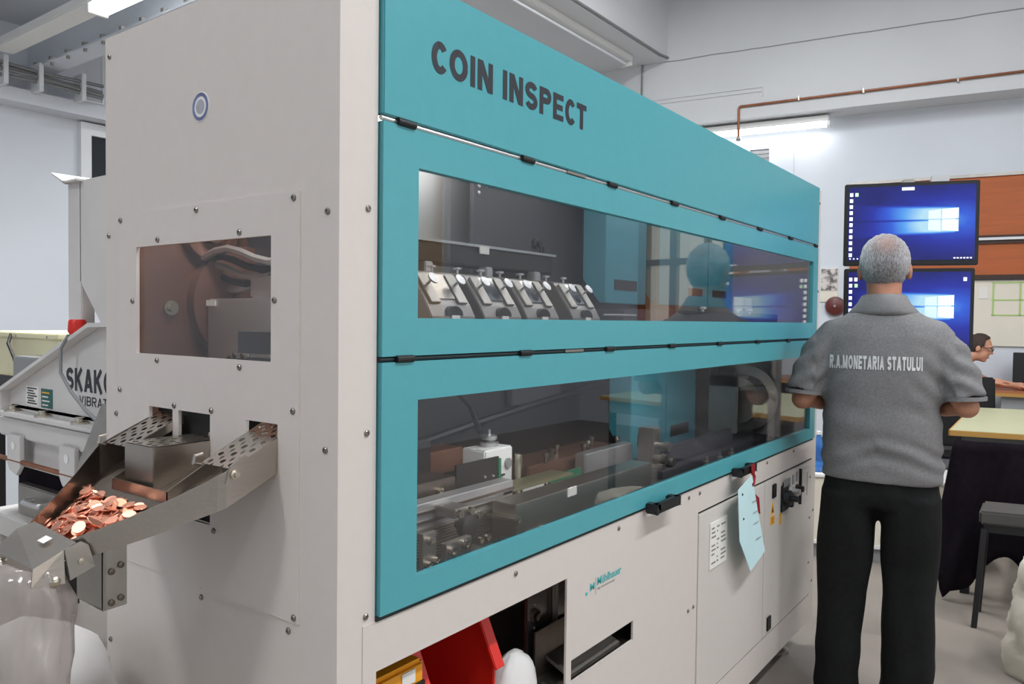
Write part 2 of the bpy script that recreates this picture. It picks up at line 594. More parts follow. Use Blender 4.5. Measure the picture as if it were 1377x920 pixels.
# low ceiling bay over the left side
quadbox('trim_3', (-5, 3.0, 3.62), (2.7, 5.5, 3.75), 'ceil', 'low ceiling slab over the left bay')
quadbox('trim_4', (-5, 5.3, 3.0), (2.7, 5.5, 3.1), 'wall', 'white ledge along the left wall')
cb = MB().box((1.74, 3.02, 3.27), (1.86, 5.5, 3.62)).build('trim_5', 'ceil')
struct(cb, 'bolted cross beam under the low ceiling')
MB().box((1.70, 3.02, 3.27), (1.74, 5.5, 3.285)).build('flange', 'ceil', cb)
for k in range(9):
    y = 3.3 + k * 0.25
    MB().cyl((1.72, y, 3.285), (1.72, y, 3.31), 0.022, 6).build('bolt', 'steel2', cb)
    MB().cyl((1.72, y, 3.25), (1.72, y, 3.272), 0.012, 6).build('bolt', 'steel2', cb)
wl = MB().sheet((2.10, 1.6, 3.1, 2.985), [(2.18, 1.70, 3.0, 2.89)], 'Y', 5.44, 5.52).build('window_4', 'frame')
struct(wl, 'white framed window with dark glass on the left wall')
MB().box((2.18, 5.47, 1.70), (3.0, 5.485, 2.89)).build('pane', 'darkglass', wl)


# ---------------------------------------------------------------- lamps of the room, seen and unseen
def batten(name, label, loc, along, length, power, group=None, tubes=2, hang=0.0, tm='tube', run=None):
    loc = Vector(loc)
    ax = Vector((1, 0, 0)) if along == 'X' else Vector((0, 1, 0)) if along == 'Y' else DR
    sd = Vector((0, 0, 1)).cross(ax)
    t = thing(name, label, 'lamp', loc, 0, group)
    m = MB(loc, ax, sd, (0, 0, 1))
    m.box((-length / 2, -0.07, 0.0), ((run or length / 2), 0.07, 0.06)).build('housing', 'white', t, 0.006)
    for k in range(tubes):
        y = 0.0 if tubes == 1 else (-0.04 + 0.08 * k)
        MB(loc, ax, sd, (0, 0, 1)).cyl((-length / 2 + .03, y, -0.03), (length / 2 - .03, y, -0.03), 0.014, 12).build('tube', tm, t, smooth=True)
    for s in (-1, 1):
        MB(loc, ax, sd, (0, 0, 1)).box((s * length / 2 - .012, -0.06, -0.05), (s * length / 2 + .012, 0.06, 0.002)).build('end_holder', 'white', t, 0.003)
        if hang:
            MB(loc, ax, sd, (0, 0, 1)).cyl((s * length * .35, 0, 0.05), (s * length * .35, 0, hang), 0.004, 6).build('hanger', 'steel2', t)
    if power:
        a = area('lamp_light', loc + Vector((0, 0, -0.06)), (0, 0, -1), length, 0.12, power, (0.96, 0.98, 1.0))
        if along != 'X':
            d = ax
            a.rotation_euler = Matrix((ax, sd, Vector((0, 0, 1)))).transposed().to_euler()
        adopt(a, t)
    return t


batten('tube_lamp', 'lit twin tube lamp under the white beam beside the copper pipe', C0 + DR * 1.28 + NN * 0.2 + Vector((0, 0, 3.60)), 'W', 1.5, 3.5, tubes=2)
batten('trunking_lamp', 'lit tube lamp behind the top left corner of the machine', (1.42, 3.0, 3.27), 'Y', 1.5, 38, hang=0.32, run=2.1)
batten('dark_trunking_lamp', 'unlit lamp trunking on the ceiling above the machine', (4.7, 3.23, 4.36), 'X', 4.6, 0, tubes=1, tm='tubeoff')
ceil_ = bpy.data.objects['ceiling']
for x, y, p_ in [(-0.6, -2.6, 1.35), (1.2, -2.6, 1.35), (3.2, -2.6, 1.5), (4.2, 0.9, 2.4), (0.5, 2.2, 2.6), (-3.2, 0.6, 1.4)]:  # out-of-view ceiling lamps, several added only as ambient fill
    MB().box((x - .75, y - .08, 5.12), (x + .75, y + .08, 5.2)).build('unseen_lamp_housing', 'white', ceil_)
    for k in (-.04, .04):
        MB().cyl((x - .72, y + k, 5.10), (x + .72, y + k, 5.10), 0.014, 10).build('unseen_lamp_tube', 'tube', ceil_, smooth=True)
    area('unseen_ceiling_light', (x, y, 5.05), (0, 0, -1), 1.5, 0.2, LAMP_POWER * p_, (0.97, 0.985, 1.0))

# ---------------------------------------------------------------- services on the walls
cp = FWB().tube([(1.13, -0.02, 3.47), (1.13, -0.02, 3.78), (1.135, -0.02, 3.80), (1.15, -0.02, 3.81), (2.2, -0.02, 3.818), (3.9, -0.02, 3.832), (6.5, -0.02, 3.85)], 0.013, 10).build('copper_pipe', 'pipecu', None, smooth=True)
tag(cp, 'long brown copper pipe running along the white beam', 'pipe')
for s in (1.75, 2.37, 3.2):
    FWB().box((s - .008, -0.04, 3.80), (s + .008, 0.002, 3.845)).build('pipe_clip', 'steel2', cp)
FWB().lathe((1.13, -0.02, 3.44), (0, 0, 1), [(0.022, 0), (0.028, .01), (0.022, .025), (0.018, 0.04)], 10).build('end_fitting', 'steel2', cp)
cd = FWB().tube([(0.02, -0.012, 3.4), (0.02, -0.012, 4.5), (0.02, -0.03, 4.56)], 0.012, 8).build('wall_conduit', 'cable', None, smooth=True)
tag(cd, 'thin grey vertical conduit in the room corner', 'conduit')
MB().tube([(2.4, 2.925, 4.44), (7.2, 2.925, 4.44), (7.40, 2.925, 4.46)], 0.014, 8).build('conduit_run', 'cable', cd, smooth=True)
rc = FWB()
for z in (3.955, 4.0):
    rc.box((-0.1, -0.012, z - .006), (1.38, 0.003, z + .006))
rc.box((1.37, -0.012, 3.9), (1.385, 0.003, 4.006))
tag(rc.build('cable_channel', 'wall_hi'), 'shallow white cable channel on the beam left of the pipe', 'channel')
gr = thing('wall_vent', 'small grey wall vent half hidden by the machine top', 'vent', C0 + DR * 1.42 + NN * 0.34 + Vector((0, 0, 3.3)))
FWB().sheet((1.15, 3.05, 1.66, 3.44), [(1.19, 3.09, 1.40, 3.40)], 'Y', 0.325, 0.352).build('frame', 'ceil', gr)
for k in range(6):
    FWB().box((1.19, 0.335, 3.10 + k * .05), (1.40, 0.348, 3.135 + k * .05)).build('slat', 'gbox', gr)
# cables on the left wall ledge
for k in range(4):
    z = 3.13 + 0.035 * k
    pts = [(-1 + i * 0.45, 5.2 - 0.015 * (k % 2), z + 0.02 * math.sin(i * 1.3 + k)) for i in range(8)]
    c = MB().tube(pts, 0.013, 6).build('wall_cable', 'cable', None, smooth=True)
    tag(c, ['lowest grey cable of the bundle on the left wall ledge', 'second lowest grey cable of the bundle on the left wall ledge', 'second highest grey cable of the bundle on the left wall ledge', 'highest grey cable of the bundle on the left wall ledge'][k], 'cable', 'cables on the left wall')
for k, x in enumerate((1.45, 1.68, 1.98)):
    b = MB().box((x, 5.16, 3.08), (x + 0.03, 5.30, 3.28)).build('cable_bracket', 'frame')
    tag(b, ['left white bracket holding the wall cables', 'middle white bracket holding the wall cables', 'right white bracket holding the wall cables'][k], 'bracket', 'brackets on the left wall')
tag(MB().tube([(2.02, 5.3, 3.12), (2.2, 5.3, 3.12), (2.2, 5.3, 3.5), (2.26, 5.3, 3.5)], 0.014, 6).build('white_conduit', 'frame', None, smooth=True), 'white bent conduit rising above the left wall ledge', 'conduit')

# brown board, notice board and picture on the far wall
bb = thing('wall_board', 'orange brown wooden board panel high on the far wall', 'panel', C0 + DR * 3.3 + NN * 0.35 + Vector((0, 0, 2.4)))
FWB().box((2.25, 0.31, 2.34), (5.2, 0.345, 2.93)).build('board', 'brown', bb)
FWB().box((2.25, 0.31, 1.95), (5.2, 0.345, 2.27)).build('board', 'brown', bb)
FWB().box((2.24, 0.29, 2.925), (5.2, 0.35, 2.955)).build('trim', 'steel2', bb)
FWB().box((2.24, 0.29, 2.26), (5.2, 0.35, 2.345)).build('rail', 'browndk', bb)
FWB().box((2.24, 0.27, 2.295), (5.2, 0.29, 2.32)).build('rail', 'alu', bb)
FWB().box((2.24, 0.29, 1.91), (5.2, 0.35, 1.955)).build('trim', 'browndk', bb)
nb = thing('notice_board', 'cream notice board with green lines under the brown board', 'board', C0 + DR * 3.6 + NN * 0.35 + Vector((0, 0, 1.5)))
FWB().box((3.15, 0.325, 1.25), (5.2, 0.348, 1.90)).build('panel', 'board', nb)
for z in (1.55, 1.70, 1.87):
    FWB().box((3.55, 0.32, z), (4.1, 0.326, z + .014)).build('line', 'greenline', nb)
for s in (3.555, 3.78, 4.08):
    FWB().box((s, 0.32, 1.55), (s + .016, 0.326, 1.88)).build('line', 'greenline', nb)
FWB().box((3.44, 0.318, 1.72), (3.52, 0.326, 1.84)).build('note', 'paperw', nb)
pm = bpy.data.materials.new('photo print')
pm.use_nodes = True
nt = pm.node_tree
vo = nt.nodes.new('ShaderNodeTexNoise')
vo.inputs['Scale'].default_value = 14
rp = nt.nodes.new('ShaderNodeValToRGB')
rp.color_ramp.elements[0].color = rgb(96, 92, 92)
rp.color_ramp.elements[1].color = rgb(214, 206, 200)
rp.color_ramp.elements[0].position = 0.4
rp.color_ramp.elements[1].position = 0.6
tc = nt.nodes.new('ShaderNodeTexCoord')
nt.links.new(tc.outputs['Object'], vo.inputs[0])
nt.links.new(vo.outputs[0], rp.inputs[0])
nt.links.new(rp.outputs[0], nt.nodes['Principled BSDF'].inputs['Base Color'])
ab0 = FWB().lathe((2.12, 0.35, 1.64), (0, -1, 0), [(0.10, 0), (0.105, .04), (0.09, .075), (0.05, .09), (0, .095)], 24).build('alarm_bell', mat('dark red enamel', rgb(92, 34, 30), .4), None, smooth=True)
tag(ab0, 'dark red round alarm bell on the wall left of the lower monitor', 'bell')
FWB().lathe((2.12, 0.255, 1.64), (0, -1, 0), [(0.012, 0), (0.012, .01), (0, .011)], 8).build('bell_nut', 'steel2', ab0)
ph = FWB().box((1.965, 0.335, 1.69), (2.14, 0.349, 2.05)).build('wall_picture', 'board')
tag(ph, 'small unframed picture on the far wall beside the upper monitor', 'picture')
FWB().box((1.972, 0.331, 1.81), (2.133, 0.336, 2.045)).build('photo', pm, ph)

# ================================================================ COIN INSPECTION MACHINE
L_, W_, H_ = 2.80, 0.7525, 2.054
mc = thing('inspection_machine', 'large turquoise and grey coin inspection machine with two long windows', 'machine', (1.4, 0.376, 0))
ZB, Z1, Z2, XA, XB = 0.951, 1.795, 1.389, 0.0834, 2.7334
ZBOT = 0.13
# grey sheet-metal skin
fp = MB().sheet((0, ZBOT, W_, H_), [(0.11, 0.955, 0.68, 1.655)], 'X', 0.0, 0.004).build('front_panel', 'grey', mc)
MB().box((0.004, 0.0, ZBOT), (XA, 0.012, H_)).build('corner_post', 'grey', mc)
MB().box((XB + .002, 0.0, ZBOT), (L_, 0.012, H_)).build('corner_post', 'grey', mc, 0.003)
MB().box((0.004, 0.012, H_ - 0.004), (L_, W_ - .004, H_)).build('top_panel', 'grey', mc)
MB().box((0.004, W_ - .004, ZBOT), (L_, W_, H_)).build('rear_panel', 'grey', mc)
MB().box((L_ - .004, 0.012, ZBOT), (L_, W_ - .004, H_)).build('end_panel', 'grey', mc)
MB().box((0.004, 0.012, ZBOT), (L_, W_ - .004, ZBOT + .004)).build('bottom_panel', 'grey', mc)
OP1 = (0.086, 0.40, 0.697, 0.855)
OP2 = (0.72, 0.599, 1.035, 0.652)
lp = MB().sheet((0.055, ZBOT, XB, 0.942), [OP1, OP2, (1.465, 0.247, 2.729, 0.861)], 'Y', -0.0015, 0.004).build('lower_panel', 'grey', mc)
for a, b in ((1.4675, 2.0935), (2.0965, 2.7265)):
    MB().box((a + .001, -0.004, 0.253), (b - .001, 0.006, 0.852)).build('cabinet_door', 'greyw', mc, 0.0015)
MB().box((1.46, 0.008, 0.24), (2.735, 0.012, 0.87)).build('door_seal', 'gasket', mc)
for x in (0.15, 1.4, 2.62):
    for y in (0.1, 0.65):
        MB().lathe((x, y, 0), (0, 0, 1), [(0.05, 0), (0.05, .015), (0.02, .03), (0.018, ZBOT + .002)], 14).build('levelling_foot', 'steel2', mc, smooth=True)
# turquoise cover and the two hinged doors
DO = -0.010   # outer face of the doors
cv = MB().box((XA + .003, DO, Z1 + .006), (XB - .001, 0.008, H_ - .001)).build('upper_cover', 'teal', mc, 0.002)
sign('COIN INSPECT', 'lettering', 'ink', (0.203, DO, 1.902), (1, 0, 0), (0, 0, 1), 0.536, 0.058, cv, w=.225, gap=.13)
UW = (0.173, 1.460, 2.66, 1.724)
LW = (0.175, 0.998, 2.655, 1.315)
ud = MB().sheet((XA + .003, Z2 + .005, XB - .001, Z1 - .005), [UW], 'Y', DO, 0.006).build('upper_door', 'teal', mc)
ld = MB().sheet((XA + .003, ZB, XB - .001, Z2 - .005), [LW], 'Y', DO, 0.006).build('lower_door', 'teal', mc)
for d, R in ((ud, UW), (ld, LW)):
    MB().box((R[0] - .01, 0.001, R[1] - .01), (R[2] + .01, 0.0045, R[3] + .01)).build('window_pane', 'glass', d)
MB().box((XA, 0.006, 0.935), (XA + .006, 0.02, H_)).build('door_gasket', 'gasket', mc)
MB().box((XA, -0.004, 0.942), (XB, 0.012, 0.951)).build('sill_gasket', 'gasket', mc)
for z in (Z1, Z2):
    MB().cyl((XA + .002, -0.004, z), (XB, -0.004, z), 0.0042, 8).build('hinge_rod', 'alu' if z == Z1 else 'gasket', mc, smooth=True)
    for k in range(8):
        x = 0.14 + k * 0.3635
        h = MB().cyl((x - .021, -0.010, z), (x + .021, -0.010, z), 0.0068, 10)
        h.build('hinge', 'black', mc, smooth=True)
    MB().box((0.66, -0.012, z - .003), (0.74, -0.006, z + .003)).build('hinge_leaf', 'steel2', mc)
for x in (1.157, 1.80):
    h = MB()
    h.box((x - .078, -0.045, ZB - .016), (x + .078, -0.028, ZB + .012))
    h.box((x - .078, -0.045, ZB - .016), (x - .05, DO, ZB + .012))
    h.box((x + .05, -0.045, ZB - .016), (x + .078, DO, ZB + .012))
    h.build('handle', 'black', ld, 0.003)

# screws
sc0 = MB().lathe((0, 0, 0), (0, -1, 0), [(0.0058, 0), (0.0058, .002), (0.0042, .0035), (0.0022, .0036), (0.0022, .0022)], 10).build('screw', 'screw', mc, smooth=True)
sc0.matrix_parent_inverse = Matrix()


def screw(x, y, z, face):
    o = sc0.copy()
    col.objects.link(o)
    o.parent = mc
    o.matrix_parent_inverse = Matrix()
    o.location = Vector((x, y, z)) - Vector(mc.location)
    if face == 'X':
        o.rotation_euler = (0, 0, -math.pi / 2)
    return o


for x, z in [(0.49, .920), (.945, .921), (1.39, .921), (1.473, .921), (2.118, .925), (2.456, .926), (1.437, .571), (1.398, .569), (2.70, .6), (2.70, .4), (2.70, .78)]:
    screw(x, -0.0015 if x < 2.6 else -0.004, z, 'Y')
for z in (1.641, 1.267, .957):
    screw(0.062, 0.0, z, 'Y')
for z in (1.99, 1.6, 1.2, .62, .3):
    screw(2.77, 0.0, z, 'Y')
for y, z in [(.733, 2.012), (.738, 1.63), (.027, 1.631), (.03, 1.243), (.708, 1.248), (.123, .922), (.386, .921), (.386, .943)]:
    screw(0.0, y, z, 'X')
sc0.location = Vector((0.0, 0.735, 0.75)) - Vector(mc.location)
sc0.rotation_euler = (0, 0, -math.pi / 2)

# inspection plate on the front with window and chute slots
HOLES = [(0.1695, 1.381, 0.618, 1.600), (0.481, 1.13, 0.568, 1.275), (0.352, 1.066, 0.460, 1.275), (0.150, 1.19, 0.241, 1.275)]
wp = MB().sheet((0.095, 0.940, 0.693, 1.671), HOLES, 'X', -0.004, 0.003).build('window_plate', 'grey', mc)
MB().box((0.004, 0.16, 1.37), (0.008, 0.63, 1.61)).build('window_pane', 'glass_front', wp)
for y, z in [(.681, 1.659), (.397, 1.66), (.108, 1.659), (.685, 1.301), (.632, 1.489), (.534, 1.611), (.26, 1.61), (.159, 1.488), (.537, 1.369), (.259, 1.368), (.108, 1.301), (.474, 1.283), (.347, 1.283), (.339, 1.058), (.104, .950)]:
    screw(-0.004, y, z, 'X')
# round emblem
em = MB().lathe((0, 0.389, 1.8535), (-1, 0, 0), [(0.028, 0), (0.028, .0012), (0.0, .0013)], 28).build('emblem', 'white', mc)
MB().lathe((-0.0012, 0.389, 1.8535), (-1, 0, 0), [(0.0262, 0), (0.0262, .0006), (0.0195, .0006), (0.0195, 0)], 28).build('ring', mat('blue emblem ring', rgb(112, 116, 156), .5, var=.3, vscale=30), em)
MB().lathe((-0.0012, 0.389, 1.8535), (-1, 0, 0), [(0.0135, 0), (0.0135, .0007), (0.0, .0008)], 20).build('disc', mat('grey emblem disc', rgb(170, 170, 178), .5, var=.25, vscale=60), em)

# things behind the front window
bp_ = MB().box((0.01, 0.722, 1.20), (0.40, 0.732, 1.85)).build('brown_plate', 'brownplate', mc)  # brown of plate and drums puts a window reflection into the colour
MB().lathe((0.31, 0.722, 1.49), (0, -1, 0), [(0.14, 0), (0.14, .03), (0.125, .034), (0.05, .034), (0.05, .05), (0, .05)], 40).build('drum', 'brownplate', bp_, smooth=True)
MB().lathe((0.22, 0.722, 1.66), (0, -1, 0), [(0.07, 0), (0.07, .03), (0.05, .034), (0.05, .02), (0.03, .02), (0.03, .04), (0, .04)], 28).build('drum', 'brownplate', bp_, smooth=True)
MB().lathe((0.128, 0.722, 1.477), (0, -1, 0), [(0.017, 0), (0.017, .010), (0.009, .010), (0.009, .018), (0.0, .018)], 14).build('plate_bolt', 'zinc', bp_, smooth=True)
hp = MB().box((0.20, 0.40, 1.36), (0.30, 0.685, 1.50)).build('steel_hopper', 'alu', mc, 0.004)
MB().box((0.197, 0.648, 1.483), (0.1995, 0.684, 1.497)).build('sticker', 'paperw', hp)
MB().box((0.192, 0.52, 1.355), (0.2005, 0.58, 1.39)).build('hinge_plate', 'alu', hp, 0.002)
for y_ in (.535, .565):
    MB().lathe((0.192, y_, 1.372), (-1, 0, 0), [(0.006, 0), (0.006, .003), (0, .004)], 10).build('rivet', 'steeld', hp)
MB().box((0.19, 0.30, 1.28), (0.20, 0.60, 1.37)).build('steel_bracket', 'dark', mc, 0.004)
MB().box((0.22, 0.40, 1.50), (0.30, 0.55, 1.55)).build('steel_bracket', 'alu', mc, 0.004)
for k in range(5):
    pts = [(0.20 + .015 * k, 0.70 - i * 0.05, 1.585 + 0.018 * math.sin(i * 0.9 + k) - .014 * k + .01) for i in range(8)]
    MB().tube(pts, 0.009, 6).build('cable', 'black' if k % 2 else 'alu', mc, smooth=True)
MB().box((0.335, 0.34, 0.94), (0.345, W_ - .01, 1.95)).build('bulkhead', 'dark', mc)

# -------- interior: decks and back walls
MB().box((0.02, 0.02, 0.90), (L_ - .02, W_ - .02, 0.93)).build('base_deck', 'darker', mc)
MB().box((0.46, 0.012, 1.392), (L_ - .02, W_ - .02, 1.432)).build('middle_deck', 'dark', mc)
MB().box((0.02, 0.012, 1.392), (0.46, 0.30, 1.432)).build('middle_deck', 'dark', mc)
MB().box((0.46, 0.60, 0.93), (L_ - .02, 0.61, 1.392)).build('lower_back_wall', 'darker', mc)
MB().box((0.46, 0.52, 1.432), (L_ - .02, 0.53, H_ - .02)).build('upper_back_wall', 'alu', mc)
dp = MB().box((0.88, 0.44, 1.44), (2.0, 0.455, 1.97)).build('key_panel', 'dark', mc)
MB().lathe((1.185, 0.44, 1.70), (0, -1, 0), [(0.016, 0), (0.016, .01), (0.008, .012), (0.008, .02), (0, .02)], 14).build('key_lock', 'black', dp, smooth=True)
for dx, r in ((-.008, .3), (.008, -.2)):
    MB().box((1.185 + dx - .004, 0.41, 1.645), (1.185 + dx + .004, 0.414, 1.69)).build('key', 'black', dp)
for x, z in ((.90, 1.84), (.935, 1.845), (.90, 1.82)):
    MB().lathe((x, 0.44, z), (0, -1, 0), [(0.006, 0), (0.006, .003), (0.0, .004)], 8).build('rivet', 'alu', dp)
sh = MB().box((0.46, 0.36, 1.60), (1.17, 0.43, 1.655)).build('dark_rail', 'darker', mc, 0.004)
MB().box((0.46, 0.355, 1.653), (1.18, 0.37, 1.660)).build('rail_edge', 'alu', sh)
MB().box((0.80, 0.352, 1.636), (0.84, 0.3555, 1.656)).build('sticker', 'paperw', sh)
for x in (0.56, 0.80, 1.03):
    MB().box((x, 0.33, 1.53), (x + .03, 0.36, 1.60)).build('hanger_block', 'alu', sh, 0.003)
MB().box((1.02, 0.36, 1.50), (1.2, 0.42, 1.585)).build('dark_block', 'dark', sh, 0.003)

# feeding stations (four alike)
stn = None
for k, x0 in enumerate((0.325, 0.497, 0.658, 0.862)):
    wd = 0.14
    pr = [(0.33, 1.44), (0.33, 1.575), (0.26, 1.568), (0.158, 1.557), (0.108, 1.488), (0.095, 1.465), (0.093, 1.44)]
    st = MB().prism(pr, 'X', x0, x0 + wd).build('feeding_station', mat('station grey', rgb(150, 146, 142), .35, .7, var=.05) if k == 0 else stn.data.materials[0], mc, 0.002)
    if k == 0:
        stn = st
    dirv = Vector((0, -0.069, -0.050)).normalized()      # outward normal of the sloping face
    fy = Vector((0, -0.050, -0.069)).normalized()        # down the face
    nrm = Vector((0, -0.81, 0.587))
    top = Vector((x0, 0.158, 1.557))
    for s in (0.012, 0.098):
        m = MB(top, (1, 0, 0), tuple(fy), tuple(nrm))
        m.box((s, 0.008, 0.0), (s + .03, 0.082, 0.006))
        m.build('guide_plate', 'steel2', st, 0.001)
        MB(top, (1, 0, 0), tuple(fy), tuple(nrm)).lathe((s + .017, 0.035, 0.004), (0, 0, 1), [(0.003, 0), (0.003, .018), (0.013, .019), (0.013, .023), (0.0, .024)], 16).build('thumb_screw', 'alu', st, smooth=True)
        MB().lathe((x0 + s + .018, 0.20, 1.560), (0, 0, 1), [(0.003, 0), (0.003, .012), (0.010, .0125), (0.010, .017), (0, .018)], 12).build('thumb_screw', 'alu', st, smooth=True)
    MB(top, (1, 0, 0), tuple(fy), tuple(nrm)).box((0.044, 0.006, 0.0005), (0.096, 0.07, 0.003)).build('chute_plate', 'steel' if k == 0 else 'darkglass', st)
    pts = [(x0 + .07 + .026 * math.cos(t), 0.1045 - .010 * math.sin(t) * 0, 1.466 + .02 * math.sin(t)) for t in [math.pi * i / 12 for i in range(13)]]
    MB().ring_loft([[(p[0], 0.092, p[2]) for p in pts], [(p[0], 0.110, p[2]) for p in pts]]).build('outlet', 'darker', st)
    MB().box((x0 + .058, 0.090, 1.452), (x0 + .083, 0.0945, 1.467)).build('sticker', 'paperw', st)


# camera covers behind the glass
def cover(name, x0, x1, y0, y1, z0, z1, ch, slot, lettering=None):
    pr = [(y0, z0), (y0, z1), (y1, z1), (y1, z0 + ch), (y0 + (y1 - y0) * .25, z0)]
    c = MB().prism(pr, 'X', x0, x1).build(name, 'teal2', mc, 0.002)
    if slot:
        MB().box((slot[0], y0 - .002, slot[1]), (slot[2], y0 + .003, slot[3])).build('slot', 'darker', c)
    if lettering:
        text(lettering, 'lettering', 'inkgrey', (x0 + .05, y0, z0 + .295), (1, 0, 0), (0, 0, 1), .2, .022, c)
    return c


cover('camera_cover', 1.389, 1.683, 0.30, 0.385, 1.517, 1.93, 0.08, (1.45, 1.562, 1.61, 1.597))
cover('camera_cover', 1.79, 2.246, 0.30, 0.385, 1.520, 1.93, 0.08, (2.055, 1.562, 2.19, 1.592))
cover('camera_cover', 2.254, 2.53, 0.30, 0.385, 1.520, 1.93, 0.08, (2.30, 1.562, 2.45, 1.592))
cover('camera_cover', 1.68, 1.972, 0.35, 0.44, 0.951, 1.385, 0.11, (1.735, 0.995, 1.915, 1.04))
cover('camera_cover', 1.98, 2.262, 0.35, 0.44, 0.957, 1.385, 0.11, (2.02, 1.0, 2.19, 1.045))
MB().box((1.18, 0.12, 1.432), (2.60, 0.36, 1.495)).build('dark_housing', 'dark', mc, 0.004)
MB().cyl((1.03, 0.10, 1.475), (1.22, 0.10, 1.475), 0.003, 8).build('pin', 'alu', mc)
for x in (1.95, 2.32, 2.45):
    MB().lathe((x, 0.2, 1.495), (0, 0, 1), [(0.01, 0), (0.01, .01), (0.02, .012), (0.02, .02), (0.0, .022)], 12).build('adjuster', 'alu', mc, smooth=True)

# -------- lower compartment
al = MB().box((0.10, 0.16, 1.012), (0.70, 0.20, 1.066)).build('aluminium_rail', 'alu', mc, 0.002)
for z in (1.026, 1.046):
    MB().box((0.10, 0.156, z - .003), (0.70, 0.162, z + .003)).build('rail_groove', 'steeld', al)
rk = MB().box((0.10, 0.155, 0.95), (0.62, 0.175, 1.012)).build('rack_plate', 'steel2', mc)
for k in range(9):
    MB().box((0.10, 0.152, 0.953 + k * .0065), (0.62, 0.156, 0.956 + k * .0065)).build('rib', 'steeld', rk)


def bolt(p, n, r, parent, m='zinc', h=0.012):
    return MB().lathe(p, n, [(r, 0), (r, h), (r * .6, h), (r * .6, h * .6)], 10).build('bolt', m, parent, smooth=True)


b1 = MB().box((0.285, 0.076, 0.955), (0.325, 0.086, 1.034)).build('slotted_bracket', 'steel2', mc, 0.001)
for x, z in ((.302, 1.018), (.297, .972), (.318, .976)):
    bolt((x, 0.076, z), (0, -1, 0), 0.008, b1)
b2 = MB().box((0.348, 0.07, 0.965), (0.43, 0.085, 1.002)).build('slotted_bracket', 'steel2', mc, 0.001)
for x, z in ((.362, .985), (.405, .99)):
    bolt((x, 0.07, z), (0, -1, 0), 0.010, b2)
b3 = MB().box((0.41, 0.10, 1.035), (0.464, 0.16, 1.056)).build('knob_bracket', 'steel2', mc, 0.002)
bolt((.418, 0.10, 1.046), (0, -1, 0), 0.008, b3)
bolt((.455, 0.10, 1.046), (0, -1, 0), 0.008, b3)
MB().lathe((0.45, 0.13, 1.012), (0, -1, 0), [(0.008, 0), (0.008, .02), (0.026, .022), (0.027, .04), (0.02, .045), (0, .045)], 18).build('star_knob', 'black', b3, smooth=True)
for x, y, z in ((.50, .13, .99), (.515, .12, .965), (.54, .12, .965), (.52, .13, 1.02)):
    bolt((x, y, z), (0, -1, 0), 0.008, rk, 'zinc')
for k in range(6):
    x = 0.30 + k * .07
    MB().box((x, 0.06 + .01 * (k % 2), 0.932), (x + .05, 0.12, 0.95 + .006 * (k % 3))).build('base_clamp', 'steeld', mc, 0.002)
# stainless guard box
gb = MB().hexa([(0.602, 0.08, 0.94), (1.30, 0.08, 0.94), (1.30, 0.15, 0.94), (0.602, 0.15, 0.94), (0.602, 0.08, 1.033), (1.30, 0.08, 1.033), (1.30, 0.15, 1.033), (0.602, 0.15, 1.033)]).build('guard_box', 'steel', mc, 0.002)
MB().box((0.58, 0.07, 1.0), (0.606, 0.15, 1.006)).build('flange', 'zinc', gb)
MB().box((0.825, 0.078, 1.012), (0.865, 0.0805, 1.034)).build('sticker', 'paperw', gb)
bolt((0.61, 0.085, 0.995), (0, -1, 0), 0.009, gb)
for x in (.68, .72, 1.12, 1.16):
    bolt((x, 0.08, 0.955), (0, -1, 0), 0.006, gb)
# finned block, plates, white post with knob
fb = MB().box((0.38, 0.22, 0.95), (0.553, 0.30, 1.09)).build('finned_block', 'steeld', mc, 0.002)
for k in range(13):
    MB().box((0.385 + k * .0125, 0.214, 0.955), (0.391 + k * .0125, 0.221, 1.035)).build('fin', 'steel2', fb)
bolt((0.49, 0.22, 1.065), (0, -1, 0), 0.009, fb)
gp = MB().box((0.59, 0.25, 1.02), (0.76, 0.256, 1.105)).build('dark_plate', 'darker', mc)
MB().box((0.755, 0.246, 1.02), (0.765, 0.258, 1.10)).build('green_edge', 'green', gp)
for x, z in ((.70, 1.06), (.735, 1.058)):
    MB().lathe((x, 0.25, z), (0, -1, 0), [(0.004, 0), (0.003, .004), (0, .005)], 8).build('stud', 'alu', gp)
wb = MB().box((0.752, 0.29, 0.94), (0.875, 0.37, 1.115)).build('white_post', 'white', mc, 0.004)
MB().lathe((0.82, 0.33, 1.115), (0, 0, 1), [(0.026, 0), (0.026, .012), (0.012, .014), (0.022, .02), (0.022, .03), (0.004, .032), (0.004, .045), (0, .045)], 18).build('knob', 'alu', wb, smooth=True)
MB().lathe((0.85, 0.29, 1.07), (0, -1, 0), [(0.014, 0), (0.014, .006), (0.006, .007), (0.0, .007)], 14).build('plug', 'gbox', wb, smooth=True)
MB().box((0.81, 0.285, 1.04), (0.835, 0.2905, 1.044)).build('mark', 'black', wb)
MB().box((0.885, 0.27, 0.96), (0.892, 0.29, 1.09)).build('thin_rod', 'zinc', mc)
MB().box((0.60, 0.36, 1.06), (0.75, 0.44, 1.12)).build('sensor_block', 'brownplate', mc, 0.004)
MB().box((0.48, 0.34, 1.05), (0.60, 0.45, 1.16)).build('sensor_block', 'darker', mc, 0.004)
MB().box((0.40, 0.30, 1.10), (0.45, 0.36, 1.17)).build('sensor_block', 'alu', mc, 0.004)
MB().box((0.47, 0.40, 1.10), (0.54, 0.44, 1.20)).build('sensor_block', 'alu', mc, 0.004)
MB().box((0.90, 0.27, 0.945), (0.96, 0.285, 1.005)).build('white_plate', 'white', mc, 0.001)
wq = MB().box((0.965, 0.272, 0.955), (1.037, 0.285, 1.017)).build('white_plate', 'white', mc, 0.001)
